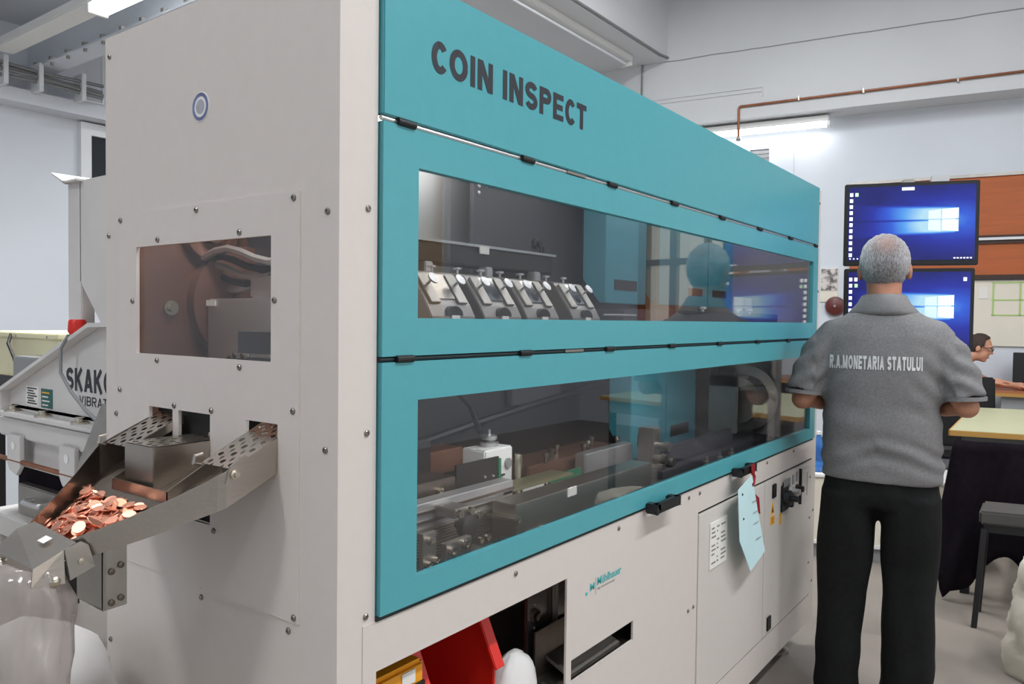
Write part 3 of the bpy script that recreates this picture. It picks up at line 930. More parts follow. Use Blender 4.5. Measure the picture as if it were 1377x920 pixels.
for x in (1.01, 1.028):
    MB().lathe((x, 0.272, .985), (0, -1, 0), [(0.007, 0), (0.007, .002), (0.004, .002), (0.004, 0)], 12).build('hole_ring', 'black', wq)
MB().box((1.045, 0.29, 0.935), (1.24, 0.298, 1.0)).build('green_plate', 'green', mc)
MB().box((0.665, 0.2, 0.97), (0.70, 0.205, 1.04)).build('green_post', 'green', mc)
MB().box((0.66, 0.16, 1.034), (0.98, 0.23, 1.04)).build('top_plate', mat('olive steel', rgb(150, 146, 112), .4, .8), mc)
MB().box((1.05, 0.36, 0.93), (1.62, 0.50, 1.02)).build('rail_block', 'brownplate', mc, 0.004)
MB().box((1.28, 0.30, 0.97), (1.60, 0.34, 1.035)).build('aluminium_block', 'alu', mc, 0.004)
for k in range(10):
    x = 0.92 + k * .075
    MB().lathe((x, 0.36 + .03 * (k % 3), 1.02), (0, 0, 1), [(0.007, 0), (0.007, .02), (0.011, .021), (0.011, .032), (0, .033)], 10).build('adjuster', 'zinc' if k % 2 else 'steeld', mc, smooth=True)
for x, z in ((1.60, .99), (1.58, .96), (1.62, 1.03), (1.66, .97)):
    MB().lathe((x, 0.22, z), (0, -1, 0), [(0.012, 0), (0.012, .03), (0.017, .031), (0.017, .05), (0, .051)], 12).build('adjuster', 'steel2', mc, smooth=True)
MB().box((1.60, 0.22, 0.94), (1.66, 0.28, 1.09)).build('sensor_post', 'steel2', mc, 0.003)
MB().box((1.55, 0.16, 0.93), (2.66, 0.34, 0.955)).build('dark_rail', 'dark', mc, 0.003)
MB().box((1.68, 0.20, 0.955), (2.30, 0.22, 1.02)).build('dark_rail', 'dark', mc, 0.003)
MB().tube([(0.47, 0.56, 1.30), (0.52, 0.5, 1.24), (0.5, 0.42, 1.18), (0.42, 0.36, 1.14)], 0.035, 12).build('duct', 'gbox', mc, smooth=True)
MB().tube([(0.8, 0.57, 1.10), (1.1, 0.56, 1.14), (1.4, 0.56, 1.17), (1.9, 0.55, 1.22)], 0.012, 8).build('cable', 'black', mc, smooth=True)
MB().tube([(0.92, 0.57, 1.38), (0.9, 0.55, 1.27), (0.95, 0.5, 1.2), (0.93, 0.45, 1.13)], 0.009, 8).build('cable', 'black', mc, smooth=True)
MB().box((1.25, 0.57, 1.17), (1.55, 0.595, 1.34)).build('dark_box', 'dark', mc, 0.004)
# drive wheel assembly near the far end
MB().lathe((2.50, 0.22, 1.13), (1, 0, 0), [(0.03, -.12), (0.10, -.12), (0.10, 0), (0.14, 0.005), (0.14, .03), (0.05, .04), (0.05, .08), (0, .08)], 28).build('drive_wheel', 'steel2', mc, smooth=True)
MB().box((2.28, 0.18, 1.19), (2.42, 0.30, 1.235)).build('motor_bracket', 'steel2', mc, 0.003)
MB().box((2.28, 0.18, 1.0), (2.30, 0.30, 1.235)).build('motor_bracket', 'steel2', mc, 0.003)
MB().box((2.44, 0.36, 0.93), (2.56, 0.42, 1.39)).build('steel_column', 'steel2', mc, 0.004)
for k in range(3):
    MB().lathe((1.78 + .12 * k, 0.10, 0.955), (0, 0, 1), [(0.012, 0), (0.012, .012), (0.006, .013), (0.006, .028), (0, .03)], 10).build('adjuster', 'steel2', mc, smooth=True)
# bright strip high up; the other lights are added fill for the interior
for nm, lc, dr_, sx_, pw in (('upper_fill_light', (1.45, 0.05, 2.0), (0, 0.55, -1), 2.3, 4.0), ('bright_strip_light', (0.68, 0.40, 2.0), (0, 0.5, -1), 0.4, 2.0), ('lower_fill_light', (1.0, 0.03, 1.375), (0, 0.35, -1), 1.7, 5.0), ('front_fill_light', (0.10, 0.45, 1.85), (0.3, 0.3, -1), 0.06, 1.6)):
    adopt(area(nm, lc, dr_, sx_, 0.03, pw, (1, 0.985, 0.96)), mc)

# -------- lower panel details: logo, cards, switches
text('M\u00fchlbauer', 'logo_lettering', 'inkteal', (0.838, -0.0016, 0.800), (1, 0, 0), (0, 0, 1), 0.125, 0.021, lp, bold=0.02)
text('High Tech International', 'logo_lettering', 'inkgrey', (0.838, -0.0016, 0.787), (1, 0, 0), (0, 0, 1), 0.088, 0.008, lp)
text('M', 'logo_mark', 'inkteal', (0.803, -0.0016, 0.795), (1, 0, 0), (0, 0, 1), 0.022, 0.018, lp, bold=0.03)
MB().box((0.782, -0.0022, 0.789), (0.790, -0.0015, 0.797)).build('logo_mark', 'inkteal', lp)
MB().box((0.830, -0.0021, 0.780), (0.8312, -0.0015, 0.822)).build('logo_mark', 'inkgrey', lp)
dc = [o for o in mc.children if o.name.startswith('cabinet_door')]
lb = MB().box((1.553, -0.008, 0.655), (1.70, -0.004, 0.808)).build('type_plate', 'paperw', dc[0], 0.001)
for k in range(9):
    for q, (a, b) in enumerate(((1.565, 1.60), (1.61, 1.63), (1.645, 1.69))):
        if (k * 3 + q) % 4 != 3:
            MB().box((a, -0.0085, 0.672 + k * .0142), (b - .006 * ((k + q) % 3), -0.008, 0.677 + k * .0142)).build('print_line', 'inkgrey', lb)
dr = dc[1]
for x, z in ((2.199, .804), (2.165, .294)):
    MB().box((x - .022, -0.010, z - .028), (x + .022, -0.004, z + .028)).build('door_latch', 'black', dr, 0.004)
MB().prism([(2.165, .717), (2.21, .717), (2.1875, .765)], 'Y', -0.0052, -0.004).build('warning_triangle', 'yellow', dr)
MB().box((2.166, -0.0052, .675), (2.212, -0.004, .708)).build('warning_sticker', 'yellow', dr)
MB().prism([(2.178, .722), (2.197, .722), (2.1875, .75)], 'Y', -0.0056, -0.005).build('warning_mark', 'black', dr)
for z in (.683, .692, .70):
    MB().box((2.172, -0.0056, z - .002), (2.205, -0.005, z + .002)).build('warning_mark', mat('orange print', rgb(190, 110, 20), .5), dr)
MB().box((2.272, -0.0052, .655), (2.296, -0.004, .70)).build('warning_sticker', 'yellow', dr)
sw = MB().box((2.285, -0.012, .70), (2.375, -0.004, .81)).build('main_switch', 'black', dr, 0.004)
MB().lathe((2.33, -0.012, .755), (0, -1, 0), [(0.032, 0), (0.030, .02), (0.012, .022), (0.012, .05), (0, .05)], 18).build('rotary_knob', 'black', sw, smooth=True)
MB().box((2.365, -0.03, .71), (2.385, -0.004, .77)).build('padlock_tab', mat('dark blue plastic', rgb(30, 40, 70), .4), sw, 0.003)
MB().box((2.30, -0.0130, .80), (2.36, -0.012, .83)).build('switch_label', 'gbox', sw)
for k, x in enumerate((2.40, 2.45, 2.50)):
    MB().lathe((x, -0.004, .755 + .004 * k), (0, -1, 0), [(0.018, 0), (0.018, .006), (0.013, .007), (0.013, .03), (0, .03)], 16).build('push_button', ['steel2', 'alu', 'black'][k], dr, smooth=True)
    MB().box((x - .014, -0.0052, .785 + .004 * k), (x + .014, -0.004, .825 + .004 * k)).build('button_label', 'gbox', dr)
MB().box((2.535, -0.014, .69), (2.545, -0.004, .84)).build('strip_handle', 'metaldk', dr)
sk = MB().box((2.565, -0.0075, .69), (2.68, -0.004, .83)).build('socket_cover', 'greyw', dr, 0.001)
MB().box((2.64, -0.0085, .71), (2.645, -0.0075, .81)).build('slot', 'gbox', sk)
MB().tube([(2.80, 0.05, .42), (2.86, 0.04, .38), (2.87, 0.03, .28), (2.83, 0.03, .17), (2.70, 0.04, .09), (2.5, 0.1, .04)], 0.012, 8).build('power_cable', 'black', mc, smooth=True)

# -------- openings in the lower panel
ip = MB().box((0.712, 0.12, 0.42), (1.0, 0.13, 0.88)).build('bearing_plate', mat('galvanised plate', rgb(168, 160, 158), .3, .9, var=.06), mc)
MB().lathe((0.742, 0.12, 0.723), (0, -1, 0), [(0.019, 0), (0.019, .006), (0.014, .007), (0.014, .002), (0.009, .002), (0.009, .012), (0, .013)], 20).build('bearing', 'steeld', ip, smooth=True)
for dx, dz in ((-.045, 0), (.045, 0), (0, .05), (0, -.05)):
    MB().lathe((0.742 + dx * .6, 0.12, 0.723 + dz * .6), (0, -1, 0), [(0.003, 0), (0.003, .002), (0, .003)], 8).build('rivet', 'alu', ip)
MB().box((0.81, 0.10, 0.42), (0.87, 0.118, 0.88)).build('inner_profile', 'steel2', mc, 0.008)
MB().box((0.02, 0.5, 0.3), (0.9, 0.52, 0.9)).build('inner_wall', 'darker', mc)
MB().box((0.02, 0.02, 0.38), (0.705, 0.5, 0.40)).build('shelf', 'grey', mc)
MB().box((0.705, 0.015, 0.575), (1.06, 0.095, 0.585)).build('slot_floor', 'steel2', mc)
MB().box((0.705, 0.092, 0.585), (1.06, 0.097, 0.70)).build('slot_back', 'steeld', mc)
MB().hexa([(0.75, 0.02, 0.59), (1.0, 0.02, 0.59), (1.0, 0.09, 0.62), (0.75, 0.09, 0.62), (0.75, 0.02, 0.60), (1.0, 0.02, 0.60), (1.0, 0.09, 0.63), (0.75, 0.09, 0.63)]).build('slot_tongue', 'steel2', mc)

# ================================================================ DISCHARGE CHUTE (fixed to the machine front)
def fz(x):   # chute floor height
    t = [(-0.29, 1.077), (-0.2, 1.109), (-0.11, 1.148), (0.02, 1.203)]
    for (a, za), (b, zb) in zip(t, t[1:]):
        if x <= b:
            return za + (zb - za) * (x - a) / (b - a)
    return t[-1][1]


def tz(x):   # chute rim height
    t = [(-0.29, 1.110), (-0.223, 1.14), (-0.167, 1.169), (-0.103, 1.208), (-0.06, 1.228), (0.02, 1.262)]
    for (a, za), (b, zb) in zip(t, t[1:]):
        if x <= b:
            return za + (zb - za) * (x - a) / (b - a)
    return t[-1][1]


def side(x):  # distance of the side walls from the chute axis
    if x > -0.105:
        return 0.209
    t = (x + 0.105) / (-0.175)
    return 0.209 - 0.134 * t


AX = 0.36
xs = [0.018, -0.03, -0.07, -0.09, -0.103, -0.115, -0.135, -0.167, -0.195, -0.223, -0.25, -0.283]


def strip(m, A, B, th):
    """ribbon between two polylines with thickness th (offset vector per point)"""
    n = len(A)
    for i in range(n - 1):
        a0, a1, b0, b1 = A[i], A[i + 1], B[i], B[i + 1]
        o0, o1 = th[i], th[i + 1]
        m.hexa([a0, a1, [p + q for p, q in zip(a1, o1)], [p + q for p, q in zip(a0, o0)],
                b0, b1, [p + q for p, q in zip(b1, o1)], [p + q for p, q in zip(b0, o0)]])


m = MB()
strip(m, [(x, AX - side(x), fz(x)) for x in xs], [(x, AX + side(x), fz(x)) for x in xs], [(0, 0, -0.002)] * len(xs))
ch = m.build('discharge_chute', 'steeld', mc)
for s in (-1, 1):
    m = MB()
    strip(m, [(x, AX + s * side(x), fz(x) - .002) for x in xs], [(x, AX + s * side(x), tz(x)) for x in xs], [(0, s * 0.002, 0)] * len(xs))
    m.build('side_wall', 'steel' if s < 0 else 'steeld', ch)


def perforated(m, w, l, nu, nv, r, th):
    """plate 0..w by 0..l in local xy with staggered round holes"""
    cv = l / nv
    cu = w / nu
    seg = 12
    for j in range(nv):
        v0, v1 = j * cv, (j + 1) * cv
        off = 0.0
        for i in range(nu):
            u0, u1 = i * cu, (i + 1) * cu
            c = ((u0 + u1) / 2, (v0 + v1) / 2 + (0.12 * cv if i % 2 else -0.12 * cv))
            outer = []
            for k in range(seg):
                t = 2 * math.pi * k / seg + math.pi / 4
                dx, dy = math.cos(t), math.sin(t)
                hw, hh = cu / 2, cv / 2
                sc = min(hw / abs(dx) if abs(dx) > 1e-6 else 9, hh / abs(dy) if abs(dy) > 1e-6 else 9)
                outer.append(((u0 + u1) / 2 + dx * sc, (v0 + v1) / 2 + dy * sc))
            inner = [(c[0] + r * math.cos(2 * math.pi * k / seg + math.pi / 4), c[1] + r * math.sin(2 * math.pi * k / seg + math.pi / 4)) for k in range(seg)]
            vs_ = [(x, y, 0) for x, y in outer] + [(x, y, 0) for x, y in inner] + [(x, y, -th) for x, y in inner]
            fs = []
            for k in range(seg):
                q = (k + 1) % seg
                fs.append((k, q, seg + q, seg + k))
                fs.append((seg + k, seg + q, 2 * seg + q, 2 * seg + k))
            m.raw(vs_, fs)
    return m


# two sloping perforated covers, each with side skirts and hinge
for y0 in (0.152, 0.481):
    p0 = Vector((-0.092, y0, 1.2105))
    ev = Vector((0.125, 0, 0.0575))
    ln = ev.length
    ev.normalize()
    nz = Vector((0, 1, 0)).cross(ev) * -1
    if nz.z < 0:
        nz = -nz
    m = MB(p0, (0, 1, 0), tuple(ev), tuple(nz))
    perforated(m, 0.089, ln, 3, 6, 0.0060, 0.0015)
    pc = m.build('perforated_cover', 'steel', ch, keep=False)
    MB(p0, (0, 1, 0), tuple(ev), tuple(nz)).box((-0.0012, 0.03, -0.016), (0.0006, ln, 0.0)).build('skirt', 'steel', pc)
    MB(p0, (0, 1, 0), tuple(ev), tuple(nz)).box((0.0885, 0.03, -0.04), (0.0903, ln, 0.0)).build('skirt', 'steel', pc)
    MB(p0, (0, 1, 0), tuple(ev), tuple(nz)).tube([(0.090, 0.0, -0.004), (0.090, -0.012, 0.006), (0.090, -0.004, 0.016), (0.090, 0.01, 0.012)], 0.003, 6).build('hook', 'steel', pc)
    if y0 < .3:
        MB().prism([(-0.108, 1.190), (-0.080, 1.196), (-0.062, 1.226), (-0.074, 1.232), (-0.100, 1.216)], 'Y', 0.1435, 0.1475).build('hinge_ear', 'steel', pc)
        MB().lathe((-0.092, 0.1435, 1.203), (0, -1, 0), [(0.0085, 0), (0.0085, .003), (0.005, .004), (0.005, .009), (0, .009)], 12).build('hinge_bolt', 'zinc', pc, smooth=True)

# coin box that comes out of the middle slot, in its raised collar
bx = MB().box((-0.113, 0.352, 1.140), (0.02, 0.354, 1.226)).box((-0.115, 0.352, 1.140), (-0.113, 0.450, 1.226)).box((-0.113, 0.448, 1.140), (0.02, 0.450, 1.226)).build('outlet_box', 'steel', ch, 0.0006)
MB().box((-0.110, 0.3505, 1.208), (0.0, 0.352, 1.226)).build('lid_skirt', 'steel', bx)
m = MB((-0.115, 0.3515, 1.2275), (0, 1, 0), (1, 0, 0), (0, 0, 1))
perforated(m, 0.0985, 0.135, 4, 6, 0.0058, 0.0015).build('box_lid', 'steel', bx)
cl = MB()
cl.hexa([(-0.128, 0.285, fz(-.128)), (-0.126, 0.285, fz(-.128)), (-0.126, 0.47, fz(-.128)), (-0.128, 0.47, fz(-.128)), (-0.128, 0.285, fz(-.128) + .020), (-0.126, 0.285, fz(-.128) + .020), (-0.126, 0.47, fz(-.128) + .020), (-0.128, 0.47, fz(-.128) + .020)])
for y in (0.285, 0.468):
    cl.hexa([(-0.128, y, fz(-.128)), (-0.02, y, fz(-.02)), (-0.02, y + .002, fz(-.02)), (-0.128, y + .002, fz(-.128)), (-0.128, y, fz(-.128) + .020), (-0.02, y, fz(-.02) + .03), (-0.02, y + .002, fz(-.02) + .03), (-0.128, y + .002, fz(-.128) + .020)])
cl.build('collar', 'steel', ch)
# bolts beneath the left part of the slot
MB().lathe((0.012, 0.362, 1.235), (-1, 0, 0), [(0.006, 0), (0.006, .01), (0, .011)], 8).build('slot_bolt', 'zinc', ch)
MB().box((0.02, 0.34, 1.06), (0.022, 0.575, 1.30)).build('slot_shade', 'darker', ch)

# spout hood, turned down into the bag
ML, MR = Vector((-0.281, 0.418, 1.119)), Vector((-0.283, 0.268, 1.112))
R2 = Vector((-0.308, 0.252, 1.109))
CC = Vector((-0.348, 0.258, 1.089))
LLc = Vector((-0.348, 0.395, 1.092))
L2 = Vector((-0.305, 0.425, 1.111))
dn = Vector((0, 0, -0.026))
m = MB()
m.raw([ML, MR, R2, CC, LLc, L2], [(0, 1, 2, 3, 4, 5)])
b0 = [R2 + dn * 1.9 + Vector((0, -.004, 0)), CC + dn + Vector((-.004, -.004, 0)), LLc + dn + Vector((-.004, .004, 0)), L2 + dn * 1.8]
m.raw([R2, CC, LLc, L2] + b0, [(0, 1, 5, 4), (1, 2, 6, 5), (2, 3, 7, 6)])
so = m.build('spout_hood', 'steel', ch)
sm = so.modifiers.new('thick', 'SOLIDIFY')
sm.thickness = 0.002
m = MB()
m.raw([MR + Vector((0.006, -.003, 0.001)), R2 + Vector((0, -.003, 0.001)), Vector((-0.300, 0.249, 1.062)), Vector((-0.262, 0.252, 1.074)), MR + Vector((0.016, -.004, -0.006))], [(0, 1, 2, 3, 4)])
sp = m.build('joint_plate', 'steel2', ch)
sp.modifiers.new('thick', 'SOLIDIFY').thickness = 0.003
MB().lathe((-0.284, 0.2515, 1.087), (0.1, -1, 0), [(0.005, 0), (0.005, .003), (0, .004)], 10).build('rivet', 'zinc', sp, smooth=True)
for p, n in ((Vector((-0.322, 0.252, 1.066)), (-.2, -1, 0)), (Vector((-0.352, 0.365, 1.078)), (-1, 0, 0))):
    MB().lathe(p, n, [(0.0085, 0), (0.0085, .004), (0.005, .008), (0, .009)], 12).build('spout_bolt', 'zinc', so, smooth=True)
MB().raw([Vector((-0.300, 0.330, 1.1155)), Vector((-0.300, 0.308, 1.1152)), Vector((-0.313, 0.308, 1.1100)), Vector((-0.313, 0.330, 1.1105))], [(0, 1, 2, 3)]).build('sticker', 'paperw', so)
# support bracket below the chute
sb = MB().box((-0.205, 0.345, 0.965), (-0.165, 0.352, 1.105)).box((-0.205, 0.345, 0.965), (-0.20, 0.44, 1.098)).build('support_bracket', 'steel2', ch, 0.001)
for x, z in ((-.192, .975), (-.176, .98), (-.192, 1.028), (-.176, 1.036)):
    MB().lathe((x, 0.345, z), (0, -1, 0), [(0.0055, 0), (0.0055, .003), (0.003, .004), (0, .0042)], 10).build('bolt', 'steeld', sb, smooth=True)

# ---------------------------------------------------------------- copper blanks in the chute
rng = random.Random(11)
coin0 = None
hm = {}
CELL = 0.004
CR = 0.0105


def hget(x, y):
    return hm.get((round(x / CELL), round(y / CELL)), fz(x))


coin_mesh = None
placed = []
tries = 0
while len(placed) < 260 and tries < 9000:
    tries += 1
    u = rng.random()
    x = -0.272 + 0.165 * u ** 1.1
    half = side(x) - 0.014
    y = AX + rng.uniform(-half, half)
    lim = -0.145 if y > 0.31 else -0.165
    if x > lim - rng.random() * .02:
        continue
    samp = [(dx, dy, hget(x + dx, y + dy)) for dx in (-.008, 0, .008) for dy in (-.008, 0, .008)]
    top = max(q[2] for q in samp)
    gx = (sum(q[2] for q in samp if q[0] > 0) - sum(q[2] for q in samp if q[0] < 0)) / 3 / .016
    gy = (sum(q[2] for q in samp if q[1] > 0) - sum(q[2] for q in samp if q[1] < 0)) / 3 / .016
    gx = max(-.7, min(.9, gx)) + rng.gauss(0, .16)
    gy = max(-.6, min(.6, gy)) + rng.gauss(0, .16)
    mean = sum(q[2] for q in samp) / 9
    z = max(mean + 0.002, top - 0.006) + 0.0015
    if z - fz(x) > (0.044 if x < -.2 else .044 - .35 * (x + .2)):
        continue
    placed.append((x, y, z, gx, gy))
    for i in range(-3, 4):
        for j in range(-3, 4):
            if (i * CELL) ** 2 + (j * CELL) ** 2 <= CR * CR:
                k = (round(x / CELL) + i, round(y / CELL) + j)
                hm[k] = max(hm.get(k, 0), z + gx * i * CELL + gy * j * CELL + .001)
cm0 = MB().lathe((0, 0, -0.0009), (0, 0, 1), [(CR - .0003, 0), (CR, .0003), (CR, .0015), (CR - .0003, .0018)], 26).build('coin_blank', 'copper', None)
for i, (x, y, z, gx, gy) in enumerate(placed):
    o = cm0 if i == 0 else cm0.copy()
    if i:
        col.objects.link(o)
    n = Vector((-gx, -gy, 1)).normalized()
    o.location = (x, y, z)
    o.rotation_euler = (Matrix.Rotation(0, 3, 'Z') @ n.to_track_quat('Z', 'Y').to_matrix()).to_euler()
    tag(o, 'plain copper coin blank lying in the heap in the steel chute', 'coin', 'copper blanks in the chute')


# ---------------------------------------------------------------- bags
def sack(name, m, label, c, rx, ry, z0, z1, prof, wr, seed, cat='sack', seg=40, rows=26, open_top=False):
    rings = []
    for i in range(rows):
        t = i / (rows - 1)
        z = z0 + (z1 - z0) * t
        k = 0
        for (a, ra), (b, rb) in zip(prof, prof[1:]):
            if a <= t <= b:
                s = (t - a) / (b - a)
                s = s * s * (3 - 2 * s)
                k = ra + (rb - ra) * s
        ring = []
        for j in range(seg):
            p = 2 * math.pi * j / seg
            q = k * (1 + wr * noise.noise((math.cos(p) * 2.2 + seed, math.sin(p) * 2.2, t * 5)) + wr * .6 * noise.noise((math.cos(p) * 6 + seed, math.sin(p) * 6, t * 11)))
            ring.append((c[0] + rx * q * math.cos(p), c[1] + ry * q * math.sin(p), z + wr * .12 * noise.noise((math.cos(p) * 3, math.sin(p) * 3, t * 4 + seed)) * (1 if t < .98 else .4)))
        rings.append(ring)
    o = MB().ring_loft(rings, cap=not open_top).build(name, m, None, smooth='all')
    return tag(o, label, cat)


sack('plastic_bag', 'bag', 'clear plastic bag hanging from the steel chute spout', (-0.338, 0.335), 0.058, 0.098, 0.42, 1.083, [(0, .15), (.06, .9), (.5, 1.05), (.9, 1.0), (1, .80)], 0.24, 3, 'bag')
sack('white_sack', 'sack', 'white woven sack standing below the steel chute', (-0.21, 0.65), 0.17, 0.19, 0.0, 0.875, [(0, .92), (.15, 1.0), (.7, 1.0), (.9, .85), (.97, .5), (1, .12)], 0.10, 9)
sack('white_sack', 'sack', 'white woven sack on the floor beside the vibrating feeder', (-0.22, 1.55), 0.30, 0.34, 0.0, 0.93, [(0, .92), (.15, 1.0), (.7, 1.0), (.9, .85), (.97, .5), (1, .12)], 0.10, 21)

# red bin, amber box and plastic bag in the lower opening
rb = thing('storage_bin', 'red plastic open-front storage bin inside the lower opening', 'bin', (0.4, 0.15, 0.40))
m = MB()
m.box((0.275, 0.06, 0.401), (0.505, 0.40, 0.41))
m.build('bin_floor', 'red', rb)
for x in (0.275, 0.497):
    MB().prism([(0.06, .41), (0.40, .41), (0.40, .84), (0.12, .84), (0.06, .72)], 'X', x, x + .008).build('side', 'red', rb, 0.002)
    MB().prism([(0.052, .70), (0.118, .838), (0.118, .858), (0.042, .70)], 'X', x - .012, x + .02).build('rim', 'red', rb, 0.002)
MB().box((0.275, 0.392, .41), (0.505, 0.40, .84)).build('back', 'red', rb)
MB().box((0.275, 0.06, .41), (0.505, 0.068, .60)).build('front_lip', 'red', rb, 0.002)
ab = thing('amber_box', 'amber plastic box at the left of the lower opening', 'box', (0.18, 0.15, 0.40))
MB().box((0.105, 0.04, 0.401), (0.255, 0.28, 0.81)).build('body', 'orange', ab, 0.008)
MB().box((0.19, 0.037, 0.775), (0.225, 0.041, 0.80)).build('sticker', 'paperw', ab)
MB().box((0.20, 0.035, 0.73), (0.25, 0.041, 0.77)).build('latch', 'black', ab)
sack('wrapped_parcel', 'sack', 'white plastic wrap heaped beside the red bin in the lower opening', (0.605, 0.085), 0.082, 0.05, 0.402, 0.69, [(0, .9), (.2, 1.0), (.7, .95), (.9, .7), (1, .2)], 0.10, 33, 'bag', 30, 16)

# pale blue card tied to the handle
cdm = MB()
front = [(1.795, .935), (1.66, .905), (1.69, .73), (1.80, .60), (1.955, .635), (1.87, .80)]
tg = thing('hanging_card', 'pale blue paper card hanging from the door handle by red tape', 'card', (1.8, -0.05, 0.60))
A = [(u, -0.052 - 0.02 * abs(z - .77) + .012 * (u - 1.8), z) for u, z in front]
MB().ring_loft([A, [(p[0], p[1] - .0015, p[2]) for p in A]]).build('card', 'paperb', tg)
MB().tube([(1.815, -0.048, .945), (1.83, -0.052, .925), (1.815, -0.055, .905), (1.80, -0.056, .90)], 0.006, 6).build('tape', 'dred', tg, smooth=True)
MB().ring_loft([[(1.845, -0.05, .86), (1.885, -0.05, .84), (1.90, -0.05, .78), (1.87, -0.05, .79)], [(1.845, -0.053, .86), (1.885, -0.053, .84), (1.90, -0.053, .78), (1.87, -0.053, .79)]]).build('tape_end', 'dred', tg)
MB().ring_loft([[(1.80, -0.049, .965), (1.835, -0.049, .97), (1.84, -0.049, .90), (1.825, -0.049, .88)], [(1.80, -0.052, .965), (1.835, -0.052, .97), (1.84, -0.052, .90), (1.825, -0.052, .88)]]).build('tape_knot', 'dred', tg)
for (u, z) in ((1.70, .885), (1.715, .80)):
    MB().cyl((u, -0.058, z), (u, -0.060, z), 0.004, 8).build('punch_hole', 'metaldk', tg)
for k, (u, z) in enumerate(((1.80, .84), (1.81, .80), (1.82, .76), (1.85, .70))):
    MB().box((u, -0.0585, z), (u + .05, -0.0575, z + .0015)).build('written_line', 'inkgrey', tg)

# ================================================================ VIBRATING FEEDER (left)
vf = thing('vibrating_feeder', 'off-white vibrating feeder with SKAKO lettering left of the machine', 'feeder', (0.5, 1.5, 0))
PX = 0.25
MB().prism([(1.92, 1.144), (1.92, 1.20), (1.30, 1.424), (1.02, 1.43), (1.02, 1.134)], 'X', PX, PX + .012).build('side_plate', 'feeder', vf, 0.001)
MB().prism([(1.92, 1.144), (1.92, 1.20), (1.30, 1.424), (1.02, 1.43), (1.02, 1.134)], 'X', PX + .45, PX + .462).build('side_plate', 'feeder', vf, 0.001)
tf = MB()
for a, b in (((1.93, 1.197), (1.30, 1.424)), ((1.30, 1.424), (1.02, 1.43))):
    tf.hexa([(PX - .035, a[0], a[1]), (PX + .02, a[0], a[1]), (PX + .02, b[0], b[1]), (PX - .035, b[0], b[1]), (PX - .035, a[0], a[1] + .012), (PX + .02, a[0], a[1] + .012), (PX + .02, b[0], b[1] + .012), (PX - .035, b[0], b[1] + .012)])
tf.build('sloping_flange', 'feeder', vf)
MB().box((PX - .03, 1.915, 1.14), (PX + .01, 1.93, 1.21)).build('end_flange', 'feeder', vf, 0.002)
MB().box((PX - .045, 1.02, 1.128), (PX + .02, 1.93, 1.142)).build('foot_flange', 'feeder', vf, 0.002)
MB().box((PX, 1.02, 1.15), (PX + .45, 1.9, 1.16)).build('trough_floor', 'steel2', vf)
sp_ = [o for o in vf.children if o.name.startswith('side_plate')][0]
sign('SKAKO', 'lettering', 'ink', (PX, 1.508, 1.232), (0, -1, 0), (0, 0, 1), 0.285, 0.068, sp_, w=.22, gap=.1)
sign('VIBRATION', 'lettering', 'ink', (PX, 1.426, 1.192), (0, -1, 0), (0, 0, 1), 0.25, 0.028, sp_, w=.16, gap=.14)
MB().box((PX - .001, 1.60, 1.165), (PX + .001, 1.68, 1.225)).build('green_sticker', mat('dark green sticker', rgb(20, 92, 84), .5), sp_)
for k in range(4):
    MB().box((PX - .002, 1.63 - .01 * (k % 2), 1.172 + k * .013), (PX - .001, 1.67, 1.176 + k * .013)).build('sticker_line', 'yellow' if k == 3 else 'paperw', sp_)
MB().box((PX - .001, 1.70, 1.165), (PX + .001, 1.79, 1.228)).build('data_label', 'paperw', sp_)
for k in range(7):
    MB().box((PX - .002, 1.71 + .012 * (k % 3), 1.171 + k * .008), (PX - .001, 1.78 - .006 * (k % 2), 1.175 + k * .008)).build('label_line', 'ink', sp_)
for y in (1.84, 1.62, 1.38):
    MB().lathe((PX - .02, y, 1.142), (0, 0, 1), [(0.025, 0), (0.025, .006), (0.014, .007), (0.014, .018), (0, .019)], 12).build('flange_bolt', 'zinc', vf, smooth=True)
MB().box((PX - .02, 1.02, 1.055), (PX + .04, 1.96, 1.122)).build('beam', 'feeder', vf, 0.006)
MB().box((PX + .01, 1.02, 0.955), (PX + .05, 1.96, 1.05)).build('web_plate', 'feeder', vf, 0.003)
for y in (1.80, 1.43):
    br = MB().prism([(y - .05, 1.07), (y + .05, 1.07), (y + .05, .975), (y + .03, .95), (y - .02, .94), (y - .05, .97)], 'X', PX - .035, PX - .022).build('hanging_lug', 'feeder', vf, 0.002)
    MB().lathe((PX - .036, y, 1.035), (-1, 0, 0), [(0.014, 0), (0.014, .001), (0, .0012)], 14).build('hole', 'white', br)
MB().cyl((PX - .028, 1.95, 0.985), (PX - .028, 1.02, 0.985), 0.008, 8).build('tie_rod', 'pipecu', vf, smooth=True)
MB().box((PX + .03, 1.02, 0.86), (PX + .45, 1.93, 0.95)).build('void_shade', 'navy', vf)  # black block stands in for the shade in the void over the drawer
dw = MB().box((PX + .0, 1.02, 0.80), (PX + .4, 1.86, 0.90)).build('drawer', 'steel2', vf, 0.004)
MB().tube([(PX, 1.74, .86), (PX - .03, 1.74, .86), (PX - .035, 1.73, .86), (PX - .035, 1.64, .86), (PX - .03, 1.63, .86), (PX, 1.63, .86)], 0.009, 8).build('drawer_handle', 'alu', dw, smooth=True)
MB().box((PX - .04, 1.02, 0.73), (PX + .06, 2.0, 0.80)).build('base_rail', 'feeder', vf, 0.004)
MB().box((PX + .40, 1.02, 0.73), (PX + .48, 2.0, 0.80)).build('base_rail', 'feeder', vf, 0.004)
for x in (PX, PX + .44):
    for y in (1.06, 1.96):
        MB().box((x - .03, y - .03, 0), (x + .03, y + .03, .735)).build('leg', 'feeder', vf, 0.004)
